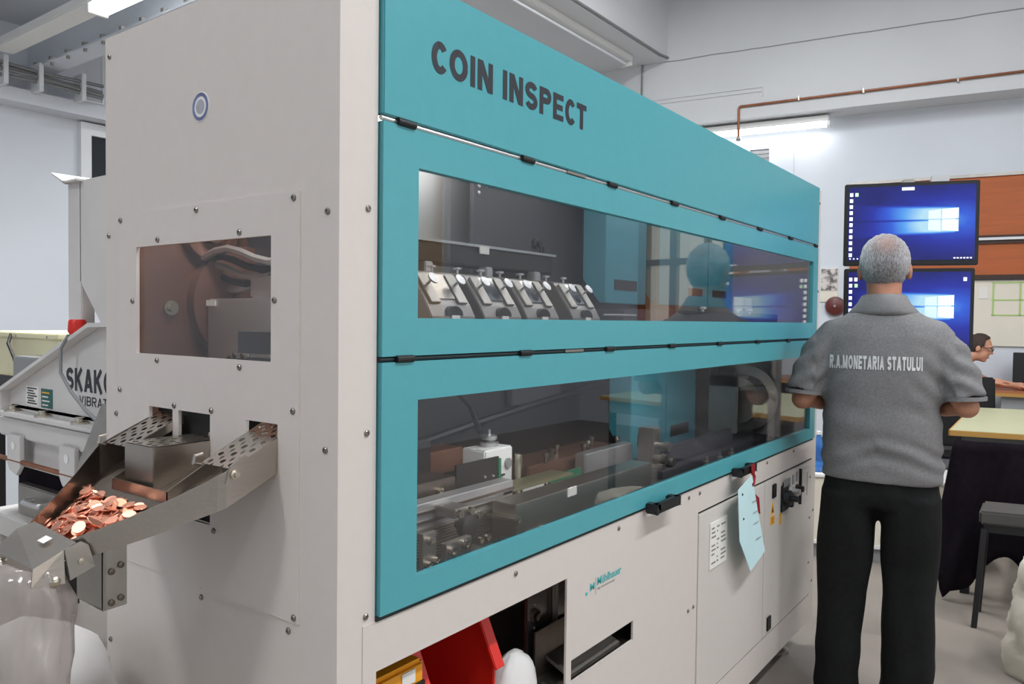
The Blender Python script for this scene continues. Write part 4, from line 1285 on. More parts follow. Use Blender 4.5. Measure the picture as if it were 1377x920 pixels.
MB().prism([(0.95, 1.24), (1.085, 1.228), (1.22, 1.05), (1.22, 1.0), (0.95, 1.0)], 'X', PX - .10, PX - .09).build('outlet_chute', 'steel2', vf)
# hopper tower behind
hp = MB()
hp.prism([(1.462, 1.86), (1.0, 1.86), (1.0, 1.40), (1.30, 1.40), (1.462, 1.56)], 'X', PX + .02, PX + .03)
ho = hp.build('hopper', 'feeder', vf)
MB().box((PX + .02, 1.455, 1.25), (PX + .06, 1.54, 1.862)).build('corner_fold', 'feeder', ho, 0.003)
MB().box((PX + .12, 1.0, 1.25), (PX + .13, 1.54, 1.84)).build('inner_wall', 'feeder', ho)
MB().box((PX + .03, 1.0, 1.25), (PX + .6, 1.01, 1.86)).build('hopper_wall', 'feeder', ho)
MB().box((PX + .59, 1.0, 1.25), (PX + .60, 1.54, 1.86)).build('hopper_wall', 'feeder', ho)
MB().hexa([(PX + .0, 1.60, 1.888), (PX + .2, 1.60, 1.888), (PX + .2, 1.52, 1.852), (PX + .0, 1.52, 1.852), (PX + .0, 1.605, 1.895), (PX + .2, 1.605, 1.895), (PX + .2, 1.52, 1.860), (PX + .0, 1.52, 1.860)]).box((PX, 1.44, 1.856), (PX + .2, 1.525, 1.862)).build('top_flap', 'feeder', ho)
MB().lathe((PX - .01, 1.415, 1.40), (0, 0, 1), [(0.02, 0), (0.026, .01), (0.024, .04), (0.02, .045), (0, .045)], 14).build('red_cap', 'red', vf, smooth=True)
MB().tube([(PX - .03, 1.425, 1.40), (PX - .05, 1.43, 1.36), (PX - .055, 1.42, 1.29), (PX - .05, 1.37, 1.24), (PX - .045, 1.29, 1.19), (PX - .04, 1.2, 1.15)], 0.005, 8).build('sensor_cable', 'cable', vf, smooth=True)

# cream control box on its stand
cb_ = thing('control_box', 'cream metal control box behind the feeder at the left edge', 'box', (0.85, 2.7, 0))
MB().box((0.60, 2.36, 1.185), (1.05, 3.2, 1.372)).build('box', 'cream', cb_, 0.006)
MB().box((0.59, 2.355, 1.355), (1.06, 3.21, 1.378)).build('lid', 'cream', cb_, 0.004)
for y in (2.45, 2.75):
    MB().cyl((0.60, y, 1.365), (0.588, y, 1.365), 0.006, 8).build('screw', 'steel2', cb_)
MB().box((0.62, 2.38, 1.12), (1.0, 3.15, 1.185)).build('tray', 'metaldk', cb_)
for y in (2.42, 3.1):
    for x in (0.65, 0.98):
        MB().box((x - .02, y - .02, 0), (x + .02, y + .02, 1.12)).build('leg', 'metaldk', cb_)
MB().tube([(0.59, 2.80, 1.37), (0.57, 2.78, 1.33), (0.57, 2.72, 1.27), (0.56, 2.66, 1.22), (0.58, 2.6, 1.18)], 0.007, 6).build('cable', 'black', cb_, smooth=True)
MB().box((0.52, 2.39, 1.19), (0.598, 2.60, 1.285)).build('grey_module', 'gbox', cb_, 0.004)

# ================================================================ MONITORS
def wallpaper():
    m_ = bpy.data.materials.new('blue desktop picture')
    m_.use_nodes = True
    nt = m_.node_tree
    N = nt.nodes.new
    K = nt.links.new
    b = nt.nodes['Principled BSDF']
    b.inputs['Base Color'].default_value = (0.01, 0.01, 0.02, 1)
    b.inputs['Roughness'].default_value = 0.25
    uv = N('ShaderNodeUVMap')
    sp = N('ShaderNodeSeparateXYZ')
    K(uv.outputs[0], sp.inputs[0])

    def mth(op, a, c=None, d=None):
        n = N('ShaderNodeMath')
        n.operation = op
        for i, q in enumerate((a, c, d)):
            if q is None:
                continue
            if isinstance(q, (int, float)):
                n.inputs[i].default_value = q
            else:
                K(q, n.inputs[i])
        return n.outputs[0]
    u, v = sp.outputs[0], sp.outputs[1]
    du = mth('SUBTRACT', 0.82, u)
    dv = mth('ABSOLUTE', mth('SUBTRACT', v, 0.53))
    dist = mth('SQRT', mth('ADD', mth('POWER', mth('MULTIPLY', du, 1.0), 2.0), mth('POWER', mth('MULTIPLY', dv, 1.25), 2.0)))
    glow = mth('POWER', mth('MAXIMUM', mth('SUBTRACT', 1.0, mth('MULTIPLY', dist, 1.35)), 0.0), 1.6)
    # beam of light spreading to the left of the bright opening
    edge = mth('ADD', 0.17, mth('MULTIPLY', du, 0.09))
    inside = N('ShaderNodeMapRange')
    inside.interpolation_type = 'SMOOTHSTEP'
    K(mth('SUBTRACT', edge, dv), inside.inputs[0])
    inside.inputs[1].default_value = -0.015
    inside.inputs[2].default_value = 0.05
    fall = mth('POWER', mth('MAXIMUM', mth('SUBTRACT', 1.0, mth('MULTIPLY', mth('ABSOLUTE', du), 1.2)), 0.0), 1.2)
    left = mth('GREATER_THAN', du, -0.03)
    beam = mth('MULTIPLY', mth('MULTIPLY', inside.outputs[0], fall), left)
    slit = N('ShaderNodeMapRange')
    K(dv, slit.inputs[0])
    slit.inputs[1].default_value = 0.006
    slit.inputs[2].default_value = 0.02
    slit.inputs[3].default_value = 0.35
    beam = mth('MULTIPLY', beam, slit.outputs[0])
    nz = N('ShaderNodeTexNoise')
    nz.inputs['Scale'].default_value = 3.5
    nz.inputs['Detail'].default_value = 5
    K(uv.outputs[0], nz.inputs[0])
    tot = mth('ADD', mth('MULTIPLY', glow, 0.62), mth('MULTIPLY', beam, 1.0))
    tot = mth('ADD', tot, mth('MULTIPLY', mth('SUBTRACT', nz.outputs[0], 0.5), 0.22))
    rp = N('ShaderNodeValToRGB')
    e = rp.color_ramp.elements
    e[0].position, e[0].color = 0.0, rgb(18, 26, 110)
    e[1].position, e[1].color = 1.0, rgb(190, 236, 255)
    for ps, c in ((0.22, rgb(30, 46, 168)), (0.45, rgb(46, 96, 222)), (0.7, rgb(90, 170, 250))):
        q = e.new(ps)
        q.color = c
    K(tot, rp.inputs[0])
    K(rp.outputs[0], b.inputs['Emission Color'])
    b.inputs['Emission Strength'].default_value = 0.95
    return m_


M['desktop'] = wallpaper()
M['screenwhite'] = emit('screen white', (0.9, 0.95, 1, 1), 0.9)
M['screenpane'] = emit('screen pane', rgb(170, 228, 252), 0.72)
M['screenpane2'] = emit('dim screen pane', rgb(104, 190, 250), 0.6)
M['screengreen'] = emit('screen green', rgb(80, 220, 60), 0.8)
M['screenslit'] = emit('screen blue', rgb(40, 70, 200), 0.7)
MD = Vector((0.3325, -0.9431, 0)).normalized()      # to the viewer's right along the screen
MNn = Vector((-MD.y, MD.x, 0)) * -1                  # towards the viewer
if MNn.x > 0:
    MNn = -MNn


def monitor(label, o, wd, ht, icons):
    o = Vector(o)
    t = thing('monitor', label, 'monitor', o, 0, 'stacked monitors')

    def F():
        return MB(o, MD, MNn * -1, (0, 0, 1))
    MB_ = F().box((0, 0.0, 0), (wd, 0.03, ht)).build('casing', 'black', t, 0.004)
    F().box((.1, .03, .06), (wd - .1, .055, ht - .06)).build('rear_cover', 'black', t, 0.006)
    g = 0.016
    sw_, sh_ = wd - 2 * g, ht - 2 * g - .008
    s = F().raw([(g, -0.0015, g + .008), (wd - g, -0.0015, g + .008), (wd - g, -0.0015, ht - g), (g, -0.0015, ht - g)], [(0, 1, 2, 3)]).build('screen', 'desktop', t, keep=True)
    ul = s.data.uv_layers.new(name='UVMap')
    for lp_ in s.data.loops:
        q = s.data.vertices[lp_.vertex_index].co - o
        ul.data[lp_.index].uv = ((q.dot(MD) - g) / sw_, (q.z - g - .008) / sh_)

    def pt(u, v):
        return g + u * sw_, g + .008 + v * sh_
    for (a, c, d, e) in ((.64, .40, .735, .535), (.64, .548, .735, .655), (.745, .395, .872, .535), (.745, .548, .872, .672)):
        x0, z0 = pt(a, c)
        x1, z1 = pt(d, e)
        F().raw([(x0, -0.0022, z0), (x1, -0.0022, z0 - (.006 if c < .5 else 0)), (x1, -0.0022, z1 + (.006 if c > .5 else 0)), (x0, -0.0022, z1)], [(0, 1, 2, 3)]).build('light_pane', 'screenpane' if a > .7 else 'screenpane2', s)
    k = 0
    for (u, v, mm) in icons:
        x0, z0 = pt(u, v)
        F().box((x0 - .0065, -0.0028, z0 - .008), (x0 + .0065, -0.0018, z0 + .008)).build('desktop_icon', mm, s)
    for k in range(3):
        x0, z0 = pt(.015 + .03 * k, .022)
        F().box((x0, -0.0028, z0 - .002), (x0 + .006, -0.0018, z0 + .003)).build('taskbar_icon', 'screenwhite', s)
    for k in range(6):
        x0, z0 = pt(.84 + .025 * k, .022)
        F().box((x0, -0.0028, z0 - .002), (x0 + .008, -0.0018, z0 + .003)).build('taskbar_icon', 'screenwhite', s)
    return t, F, s


ic1 = [(.022, .90 - .0825 * i, 'screenwhite') for i in range(11)] + [(.065, .90, 'screengreen')]
ic2 = [(.022, .90 - .085 * i, 'screenwhite') for i in range(9)] + [(.065, .90, 'screenwhite'), (.068, .815, 'screengreen'), (.955, .90, 'screenwhite')]
t1, F1, s1 = monitor('upper of two stacked monitors with a blue desktop picture', (2.949, -0.064, 1.722), 0.545, 0.372, ic1)
t2, F2, s2 = monitor('lower of two stacked monitors, half hidden by the standing man', (2.936, -0.072, 1.338), 0.527, 0.370, ic2)
F1().box((.235, -0.0028, .336), (.285, -0.0018, .349)).build('pop_up', 'screenwhite', s1)
st_ = thing('monitor_stand', 'grey metal pole stand behind the two monitors', 'stand', (3.0, -0.3, 0))
MS = MB(Vector((2.949, -0.064, 0)), MD, MNn * -1, (0, 0, 1))
MS.box((.25, .075, 0.02), (.30, .12, 2.12)).build('pole', 'steel2', st_, 0.003)
MB(Vector((2.949, -0.064, 0)), MD, MNn * -1, (0, 0, 1)).box((.235, .06, 0), (.315, .135, .025)).build('base', 'metaldk', st_, 0.004)
for z in (1.53, 1.91):
    MB(Vector((2.949, -0.064, 0)), MD, MNn * -1, (0, 0, 1)).box((.20, .056, z - .05), (.35, .076, z + .05)).build('mount_plate', 'metaldk', st_, 0.003)
MB(Vector((2.949, -0.064, 0)), MD, MNn * -1, (0, 0, 1)).box((.36, .03, 2.095), (.43, .06, 2.125)).build('clip', 'alu', st_)

# ================================================================ FURNITURE
wc = thing('low_cabinet', 'low white cabinet with grey plinth beyond the machine end', 'cabinet', (4.3, 0.1, 0))
WV = MB((4.10, 0.62, 0), (0.30, -0.954, 0), (0.954, 0.30, 0))
WV.box((0, 0, 0.10), (1.15, 0.45, 0.50)).build('body', 'board', wc, 0.004)
MB((4.10, 0.62, 0), (0.30, -0.954, 0), (0.954, 0.30, 0)).box((-.01, -.01, 0.50), (1.16, 0.46, 0.52)).build('top', 'white', wc, 0.003)
MB((4.10, 0.62, 0), (0.30, -0.954, 0), (0.954, 0.30, 0)).box((0, 0.015, 0.0), (1.15, 0.44, 0.085)).build('plinth', 'gbox', wc)
MB((4.10, 0.62, 0), (0.30, -0.954, 0), (0.954, 0.30, 0)).box((-.004, -.006, 0.085), (1.154, 0.44, 0.105)).build('plinth_strip', 'white', wc)
bt = thing('water_bottle', 'blue plastic bottle with white cap on the low cabinet', 'bottle', (4.27, 0.37, 0.52))
bz = [(0.034, 0), (0.038, .01), (0.038, .06), (0.034, .075), (0.038, .09), (0.038, .17), (0.030, .20), (0.014, .225), (0.014, .235)]
MB().lathe((4.27, 0.37, 0.52), (0, 0, 1), bz, 20).build('bottle_body', 'bottle', bt, smooth=True)
MB().lathe((4.27, 0.37, 0.755), (0, 0, 1), [(0.017, 0), (0.017, .02), (0.0, .021)], 14).build('cap', 'white', bt, smooth=True)
MB().lathe((4.27, 0.37, 0.61), (0, 0, 1), [(0.0385, 0), (0.0388, .01), (0.0388, .05), (0.0385, .06)], 20).build('wrapper', mat('blue bottle wrapper', rgb(50, 100, 170), .4), bt, smooth=True)
sk3 = sack('towel', 'white', 'crumpled white cloth lying beside the blue bottle', (4.42, 0.30), 0.08, 0.08, 0.521, 0.66, [(0, 1), (.4, .9), (.8, .6), (1, .2)], 0.2, 5, 'cloth', 24, 10)

tb = thing('work_table', 'pale green topped work table with yellow wood edge', 'table', (4.5, -0.9, 0))
TX, TY = Vector((1, 0.025, 0)).normalized(), Vector((0.215, -0.977, 0)).normalized()
TO = (3.937, -0.393, 0)


def TBm():
    return MB(TO, TX, TY)


TBm().box((0, 0, 0.868), (1.42, 1.6, 0.892)).build('table_top', 'tabletop', tb, 0.002)
TBm().box((-.008, -.008, 0.862), (0.0, 1.6, 0.890)).build('edge_band', 'woodedge', tb)
TBm().box((-.008, -.008, 0.862), (1.42, 0.0, 0.890)).build('edge_band', 'woodedge', tb)
TBm().box((.04, .05, 0.77), (.06, 1.55, 0.862)).build('apron', 'gbox', tb)
TBm().box((.04, .05, 0.77), (1.38, .07, 0.862)).build('apron', 'gbox', tb)
for a in (.05, 1.33):
    for b in (.06, 1.5):
        TBm().box((a, b, 0), (a + .045, b + .045, .80)).build('leg', 'metaldk', tb)
# black coat hanging over the table front
rings = []
for i in range(15):
    t = i / 14
    ring = []
    for j in range(37):
        s = j / 36
        fold = 0.022 * math.sin(s * 19 + 1.5 * t) * (0.3 + t) + .012 * noise.noise((s * 6, t * 4, 2))
        bottom = 0.015 + 0.20 * max(0, min(1, (s - .16) / .25)) + .05 * math.sin(s * 14)
        if s < .14:
            bottom = 0.005 + .25 * abs(s - .1) / .1 * (1 if s < .1 else .3)
        z = 0.845 + (bottom - 0.845) * t
        spread = (0.02 - 0.085 * t * (1 - s))
        ring.append(TBm().P((-0.045 - 0.05 * t * t + fold, spread + s * 0.50, z)))
    rings.append(ring)
m = MB()
m.ring_loft([[tuple(p) for p in r] for r in rings], cap=False, closed=False)
ct = m.build('black_coat', 'navy', None, smooth='all')
ct.modifiers.new('thick', 'SOLIDIFY').thickness = 0.012
tag(ct, 'black coat hanging down in folds from the front of the work table', 'coat')
# stool
so_ = thing('stool', 'grey topped stool with dark metal legs in front of the black coat', 'stool', (3.6, -0.75, 0))
SB = lambda: MB((3.50, -0.575, 0), TX, TY)
SB().box((0, 0, .50), (.27, .36, .565)).build('seat', 'stool', so_, 0.01)
SB().box((.02, .02, .46), (.25, .34, .50)).build('seat_frame', 'metaldk', so_)
for a in (.0, .23):
    for b in (.0, .32):
        SB().hexa([(a - .01 + (.02 if a else -.01), b + (.02 if b else -.02), 0), (a + .02 + (.02 if a else -.01), b + (.02 if b else -.02), 0), (a + .02 + (.02 if a else -.01), b + .025 + (.02 if b else -.02), 0), (a - .01 + (.02 if a else -.01), b + .025 + (.02 if b else -.02), 0),
                   (a + .005, b + .01, .48), (a + .03, b + .01, .48), (a + .03, b + .035, .48), (a + .005, b + .035, .48)]).build('leg', 'metaldk', so_)
sack('canvas_sack', mat('cream canvas', rgb(214, 208, 192), .85, var=.05), 'cream canvas sack at the right edge beside the stool', (3.07, -1.01), 0.24, 0.29, 0.0, 0.52, [(0, .95), (.3, 1.0), (.75, .9), (.92, .8), (1, .3)], 0.10, 41)

# workbench of the seated man with items
wbn = thing('workbench', 'red brown bench where the seated man leans', 'bench', (8.0, -0.5, 0))
BX = lambda: MB((7.40, -0.13, 0), (0.99, 0.12, 0), (0.12, -0.99, 0))
BX().box((0, 0, 0.82), (0.62, 2.2, 0.86)).build('bench_top', 'wood', wbn, 0.003)
BX().box((-.004, -.004, 0.815), (0.0, 2.2, 0.845)).build('edge_band', 'woodedge', wbn)
BX().box((.05, .25, 0.55), (.08, 0.75, 0.82)).build('drawer_front', 'gbox', wbn)
BX().box((.05, .78, 0.25), (.08, 1.9, 0.82)).build('drawer_front', 'metaldk', wbn)
for a in (.03, .55):
    for b in (.03, 2.1):
        BX().box((a, b, 0), (a + .05, b + .05, .82)).build('leg', 'metaldk', wbn)
scn = BX().box((.52, .36, 0.862), (.55, 1.2, 1.20)).build('dark_screen', 'metaldk', None, 0.004)
tag(scn, 'dark grey upright screen on the bench behind the seated man', 'screen')
hs = thing('headset', 'black headset lying on the red brown bench', 'headset', tuple(BX().P((.3, .58, .86))))
pts = [BX().P((.30, .58 + .07 * math.cos(t), .90 + .10 * math.sin(t))) for t in [math.pi * i / 12 for i in range(13)]]
MB().tube(pts, 0.009, 8).build('band', 'alu', hs, smooth=True)
for s in (-1, 1):
    MB().lathe(tuple(BX().P((.30, .58 + s * .065, .895))), tuple(TY * s), [(0.03, -.012), (0.034, 0), (0.03, .012), (0, .013)], 14).build('ear_cup', 'black', hs, smooth=True)
chd = thing('office_chair', 'dark grey chair behind the right elbow of the standing man', 'chair', (5.9, -0.15, 0))
OC = lambda: MB((5.75, -0.02, 0), (0.99, 0.12, 0), (0.12, -0.99, 0))
OC().box((0.0, 0.05, 0.45), (0.42, 0.47, 0.52)).build('seat', 'metaldk', chd, 0.02)
OC().hexa([(0.0, .05, .55), (.04, .05, .55), (.04, .45, .55), (.0, .45, .55), (-.07, .07, 1.08), (-.03, .07, 1.08), (-.03, .43, 1.08), (-.07, .43, 1.08)]).build('backrest', 'metaldk', chd, 0.012)
OC().box((-.02, .22, .40), (.03, .28, .60)).build('back_bracket', 'black', chd)
OC().cyl((.21, .26, .10), (.21, .26, .45), .025, 10).build('column', 'black', chd)
for k in range(5):
    t = 2 * math.pi * k / 5
    OC().hexa([(.21 - .02 * math.sin(t), .26 + .02 * math.cos(t), .06), (.21 + .26 * math.cos(t), .26 + .26 * math.sin(t), .045), (.22 + .26 * math.cos(t), .27 + .26 * math.sin(t), .045), (.21 + .02 * math.sin(t), .26 - .02 * math.cos(t), .06),
               (.21 - .02 * math.sin(t), .26 + .02 * math.cos(t), .10), (.21 + .26 * math.cos(t), .26 + .26 * math.sin(t), .065), (.22 + .26 * math.cos(t), .27 + .26 * math.sin(t), .065), (.21 + .02 * math.sin(t), .26 - .02 * math.cos(t), .10)]).build('foot_spoke', 'black', chd)
    OC().lathe((.21 + .26 * math.cos(t), .26 + .26 * math.sin(t), 0.0), (0, 0, 1), [(0.012, 0), (0.022, .02), (0.012, .045)], 10).build('castor', 'black', chd, smooth=True)

# ================================================================ PEOPLE
def srings(spec, seg=36, ex=2.3):
    """spec rows: (z, cx, cy, a, b)"""
    out = []
    for z, cx, cy, a, b in spec:
        r = []
        for k in range(seg):
            t = 2 * math.pi * k / seg
            c, s = math.cos(t), math.sin(t)
            r.append((cx + a * math.copysign(abs(c) ** (2 / ex), c), cy + b * math.copysign(abs(s) ** (2 / ex), s), z))
        out.append(r)
    return out


def fused(mb, name, m, parent, voxel, smooth=6, fac=0.5):
    """melt overlapping closed shapes into one continuous skin"""
    o = mb.build(name, m, None)
    r = o.modifiers.new('r', 'REMESH')
    r.mode = 'VOXEL'
    r.voxel_size = voxel
    s = o.modifiers.new('s', 'SMOOTH')
    s.iterations = smooth
    s.factor = fac
    me = baked(o)
    o.modifiers.clear()
    old = o.data
    o.data = me
    bpy.data.meshes.remove(old)
    me.name = name
    for p in me.polygons:
        p.use_smooth = True
    adopt(o, parent)
    return o


def hand(mb, wrist, elbow, side, palm_dir=(0, 0, -1), curl=0.5, scale=1.0):
    """palm, four unequal curled fingers and a thumb from the side of the palm"""
    wrist, elbow = Vector(wrist), Vector(elbow)
    f = (wrist - elbow).normalized()
    pn = Vector(palm_dir)
    pn = (pn - f * pn.dot(f)).normalized()
    sd = f.cross(pn) * side
    k = scale
    mb.tube([wrist - f * .01, wrist + f * .03 * k, wrist + f * .06 * k, wrist + f * .09 * k], 0.03, 12, [.026 * k, .033 * k, .037 * k, .034 * k])
    for i, (off, ln) in enumerate(((-.030, .068), (-.010, .078), (.010, .073), (.029, .057))):
        b = wrist + f * .085 * k + sd * off * k
        p = [b - f * .02 * k]
        d = f.copy()
        for s_ in (.45, .32, .23):
            p.append(p[-1] + d * (ln * s_ + (.02 if s_ == .45 else 0)) * k)
            ang = curl * (0.9 if s_ == .45 else 1.0)
            d = (d * math.cos(ang) + pn * math.sin(ang)).normalized()
        mb.tube(p, .0085 * k, 8, [.010 * k, .0095 * k, .0088 * k, .0075 * k])
    b = wrist + f * .03 * k - sd * .028 * k
    d = (f * .75 - sd * .6 + pn * .25).normalized()
    d2 = (f * .9 - sd * .1 + pn * .4).normalized()
    mb.tube([b, b + d * .035 * k, b + d * .035 * k + d2 * .03 * k, b + d * .035 * k + d2 * .052 * k], .011 * k, 8, [.014 * k, .012 * k, .0105 * k, .009 * k])


def head(mb, c, fwd, upv, k=1.0):
    """skull, jaw, nose, ears, lips, neck stub around head centre c"""
    f, u = Vector(fwd).normalized(), Vector(upv).normalized()
    r = f.cross(u).normalized()
    u = r.cross(f)
    h = MB(c, tuple(r), tuple(f), tuple(u))
    h.ell((0, -.012 * k, .022 * k), (.078 * k, .098 * k, .098 * k))
    h.ell((0, .022 * k, -.045 * k), (.060 * k, .072 * k, .078 * k))
    h.ell((0, .062 * k, -.098 * k), (.030 * k, .026 * k, .024 * k))
    h.tube([(0, .088 * k, .018 * k), (0, .103 * k, -.012 * k), (0, .110 * k, -.028 * k)], .01, 8, [.009 * k, .012 * k, .016 * k])
    h.ell((0, .088 * k, -.066 * k), (.024 * k, .010 * k, .011 * k))
    h.ell((0, .082 * k, .034 * k), (.058 * k, .016 * k, .012 * k))
    for s in (-1, 1):
        h.ell((s * .083 * k, -.008 * k, -.012 * k), (.012 * k, .021 * k, .034 * k), 12, 8)
    mb.v_extra = getattr(mb, 'v_extra', [])
    n = len(mb.v)
    mb.v += h.v
    mb.f += [tuple(i + n for i in q) for q in h.f]
    return r, f, u


def face_bits(c, r, f, u, parent, k=1.0):
    F = lambda: MB(c, tuple(r), tuple(f), tuple(u))
    for s in (-1, 1):
        F().ell((s * .031 * k, .082 * k, .010 * k), (.013 * k, .010 * k, .0075 * k), 12, 8).build('eye', 'white', parent, smooth='all')
        F().ell((s * .031 * k, .0905 * k, .010 * k), (.005 * k, .003 * k, .005 * k), 10, 6).build('iris', 'browndk', parent, smooth='all')
        F().ell((s * .032 * k, .090 * k, .032 * k), (.019 * k, .006 * k, .005 * k), 10, 6).build('eyebrow', 'metaldk', parent, smooth='all')
    F().ell((0, .096 * k, -.066 * k), (.022 * k, .004 * k, .006 * k), 12, 6).build('lips', mat('lips', rgb(150, 88, 78), .5), parent, smooth='all')


def hair_cap(c, r, f, u, parent, m, k, front, nape, lift=.008):
    h = MB(c, tuple(r), tuple(f), tuple(u))
    nu, nv = 48, 30
    rings = []
    for i in range(1, nv):
        t = math.pi * i / nv
        ring = []
        for j in range(nu):
            p = 2 * math.pi * j / nu
            d = Vector((math.sin(t) * math.cos(p), math.sin(t) * math.sin(p), -math.cos(t)))
            w_ = lift * k * (1 + .5 * noise.noise(d * 9)) + .0015 * noise.noise(d * 40)
            q = Vector((d.x * (.078 * k + w_), -.012 * k + d.y * (.098 * k + w_), .022 * k + d.z * (.098 * k + w_)))
            ring.append(q)
        rings.append(ring)
    # keep only what grows hair: drop face and neck
    keep_v, idx, faces = [], {}, []

    def ok(q):
        if q.z < nape * k + .03 * k * max(0, q.y / (.1 * k) + .3):
            return False
        if q.y > front * k + .5 * max(0, q.z - .07 * k):
            return False
        if q.y > -.02 * k and q.z < -.005 * k:
            return False
        return True
    n = nu
    flat = [q for r_ in rings for q in r_]
    for i in range(len(rings) - 1):
        for j in range(nu):
            q = (i * n + j, i * n + (j + 1) % n, (i + 1) * n + (j + 1) % n, (i + 1) * n + j)
            if all(ok(flat[v]) for v in q):
                faces.append(q)
    top = [(len(rings) - 1) * n + j for j in range(n)]
    faces.append(tuple(top))
    used = sorted({v for q in faces for v in q})
    mp = {v: i for i, v in enumerate(used)}
    h.raw([tuple(flat[v]) for v in used], [tuple(mp[v] for v in q) for q in faces])
    o = h.build('hair', m, parent, smooth='all')
    o.modifiers.new('thick', 'SOLIDIFY').thickness = .006 * k
    return o


# hair colouring of the standing man: grey sides, darker back, thin reddish crown
hm_ = bpy.data.materials.new('grey short hair')
hm_.use_nodes = True
nt = hm_.node_tree
bs = nt.nodes['Principled BSDF']
bs.inputs['Roughness'].default_value = 0.75
tc = nt.nodes.new('ShaderNodeTexCoord')
mp = nt.nodes.new('ShaderNodeMapping')
mp.inputs['Scale'].default_value = (1, 1, .25)
nt.links.new(tc.outputs['Object'], mp.inputs[0])
nz = nt.nodes.new('ShaderNodeTexNoise')
nz.inputs['Scale'].default_value = 260
nz.inputs['Detail'].default_value = 3
nt.links.new(mp.outputs[0], nz.inputs[0])
r1 = nt.nodes.new('ShaderNodeValToRGB')
r1.color_ramp.elements[0].color = rgb(128, 127, 128)
r1.color_ramp.elements[1].color = rgb(200, 200, 202)
r1.color_ramp.elements[0].position = .36
r1.color_ramp.elements[1].position = .68
nt.links.new(nz.outputs[0], r1.inputs[0])
sxyz = nt.nodes.new('ShaderNodeSeparateXYZ')
nt.links.new(tc.outputs['Object'], sxyz.inputs[0])
ab_ = nt.nodes.new('ShaderNodeMath')
ab_.operation = 'ABSOLUTE'
nt.links.new(sxyz.outputs[0], ab_.inputs[0])
mr = nt.nodes.new('ShaderNodeMapRange')
nt.links.new(ab_.outputs[0], mr.inputs[0])
mr.inputs[1].default_value, mr.inputs[2].default_value = .03, .085
mr.inputs[3].default_value, mr.inputs[4].default_value = .75, 0.0
dk = nt.nodes.new('ShaderNodeMixRGB')
dk.blend_type = 'MULTIPLY'
dk.inputs[2].default_value = rgb(176, 172, 172)
nt.links.new(mr.outputs[0], dk.inputs[0])
nt.links.new(r1.outputs[0], dk.inputs[1])
vd = nt.nodes.new('ShaderNodeVectorMath')
vd.operation = 'DISTANCE'
vd.inputs[1].default_value = (0.005, -0.085, 1.757)
nt.links.new(tc.outputs['Object'], vd.inputs[0])
mr2 = nt.nodes.new('ShaderNodeMapRange')
nt.links.new(vd.outputs['Value'], mr2.inputs[0])
mr2.inputs[1].default_value, mr2.inputs[2].default_value = .015, .06
mr2.inputs[3].default_value, mr2.inputs[4].default_value = .55, 0.0
mx = nt.nodes.new('ShaderNodeMixRGB')
mx.inputs[2].default_value = rgb(146, 108, 96)
nt.links.new(mr2.outputs[0], mx.inputs[0])
nt.links.new(dk.outputs[0], mx.inputs[1])
nt.links.new(mx.outputs[0], bs.inputs['Base Color'])
bp = nt.nodes.new('ShaderNodeBump')
bp.inputs['Strength'].default_value = .6
bp.inputs['Distance'].default_value = .004
nt.links.new(nz.outputs[0], bp.inputs['Height'])
nt.links.new(bp.outputs[0], bs.inputs['Normal'])

# ---------------------------------------------------------------- standing man (seen from behind)
TH = math.radians(10.65)
pA = thing('person', 'man in grey polo shirt and black trousers standing before the monitors', 'person', (2.377, -0.346, 0), TH - math.pi / 2)
pA['_local'] = 1
HC = Vector((0.0, 0.01, 1.668))
mb = MB()
rA, fA, uA = head(mb, HC, (0, 1, -.04), (0, .04, 1))
mb.tube([(0, -.035, 1.42), (0, -.03, 1.50), (0, -.018, 1.57), (0, -.005, 1.63)], .06, 20, [.075, .063, .060, .062])
mb.ring_loft(srings([(.92, 0, 0, .16, .11), (1.1, 0, 0, .155, .105), (1.3, 0, 0, .17, .105), (1.40, 0, -.01, .15, .085), (1.45, 0, -.02, .10, .07), (1.50, 0, -.03, .06, .05)]))
for s in (-1, 1):
    sh_, el, wr = Vector((s * .155, -.02, 1.385)), Vector((s * .275, -.055, 1.165)), Vector((s * .13, .235, 1.14))
    mb.tube([sh_, sh_ * .5 + el * .5, el, el * .6 + wr * .4, wr], .05, 14, [.045, .045, .043, .042, .028])
    mb.ell(el, (.043, .043, .042), 12, 8)
    hand(mb, wr, el, s, (0, 0, -1), .45)
    lx = (-.125, .11)[s > 0]
    mb.tube([(s * .09, 0, .93), (lx, 0, .5), (lx - .01 * (s < 0), -.01, .12)], .06, 14, [.085, .06, .045])
    mb.ell((lx - .01 * (s < 0), .045, .05), (.04, .11, .045), 12, 8)
body = fused(mb, 'body', 'skin', pA, .006, 4, .4)
face_bits(HC, rA, fA, uA, body)
hair_cap(HC, rA, fA, uA, body, hm_, 1.02, .035, -.088)

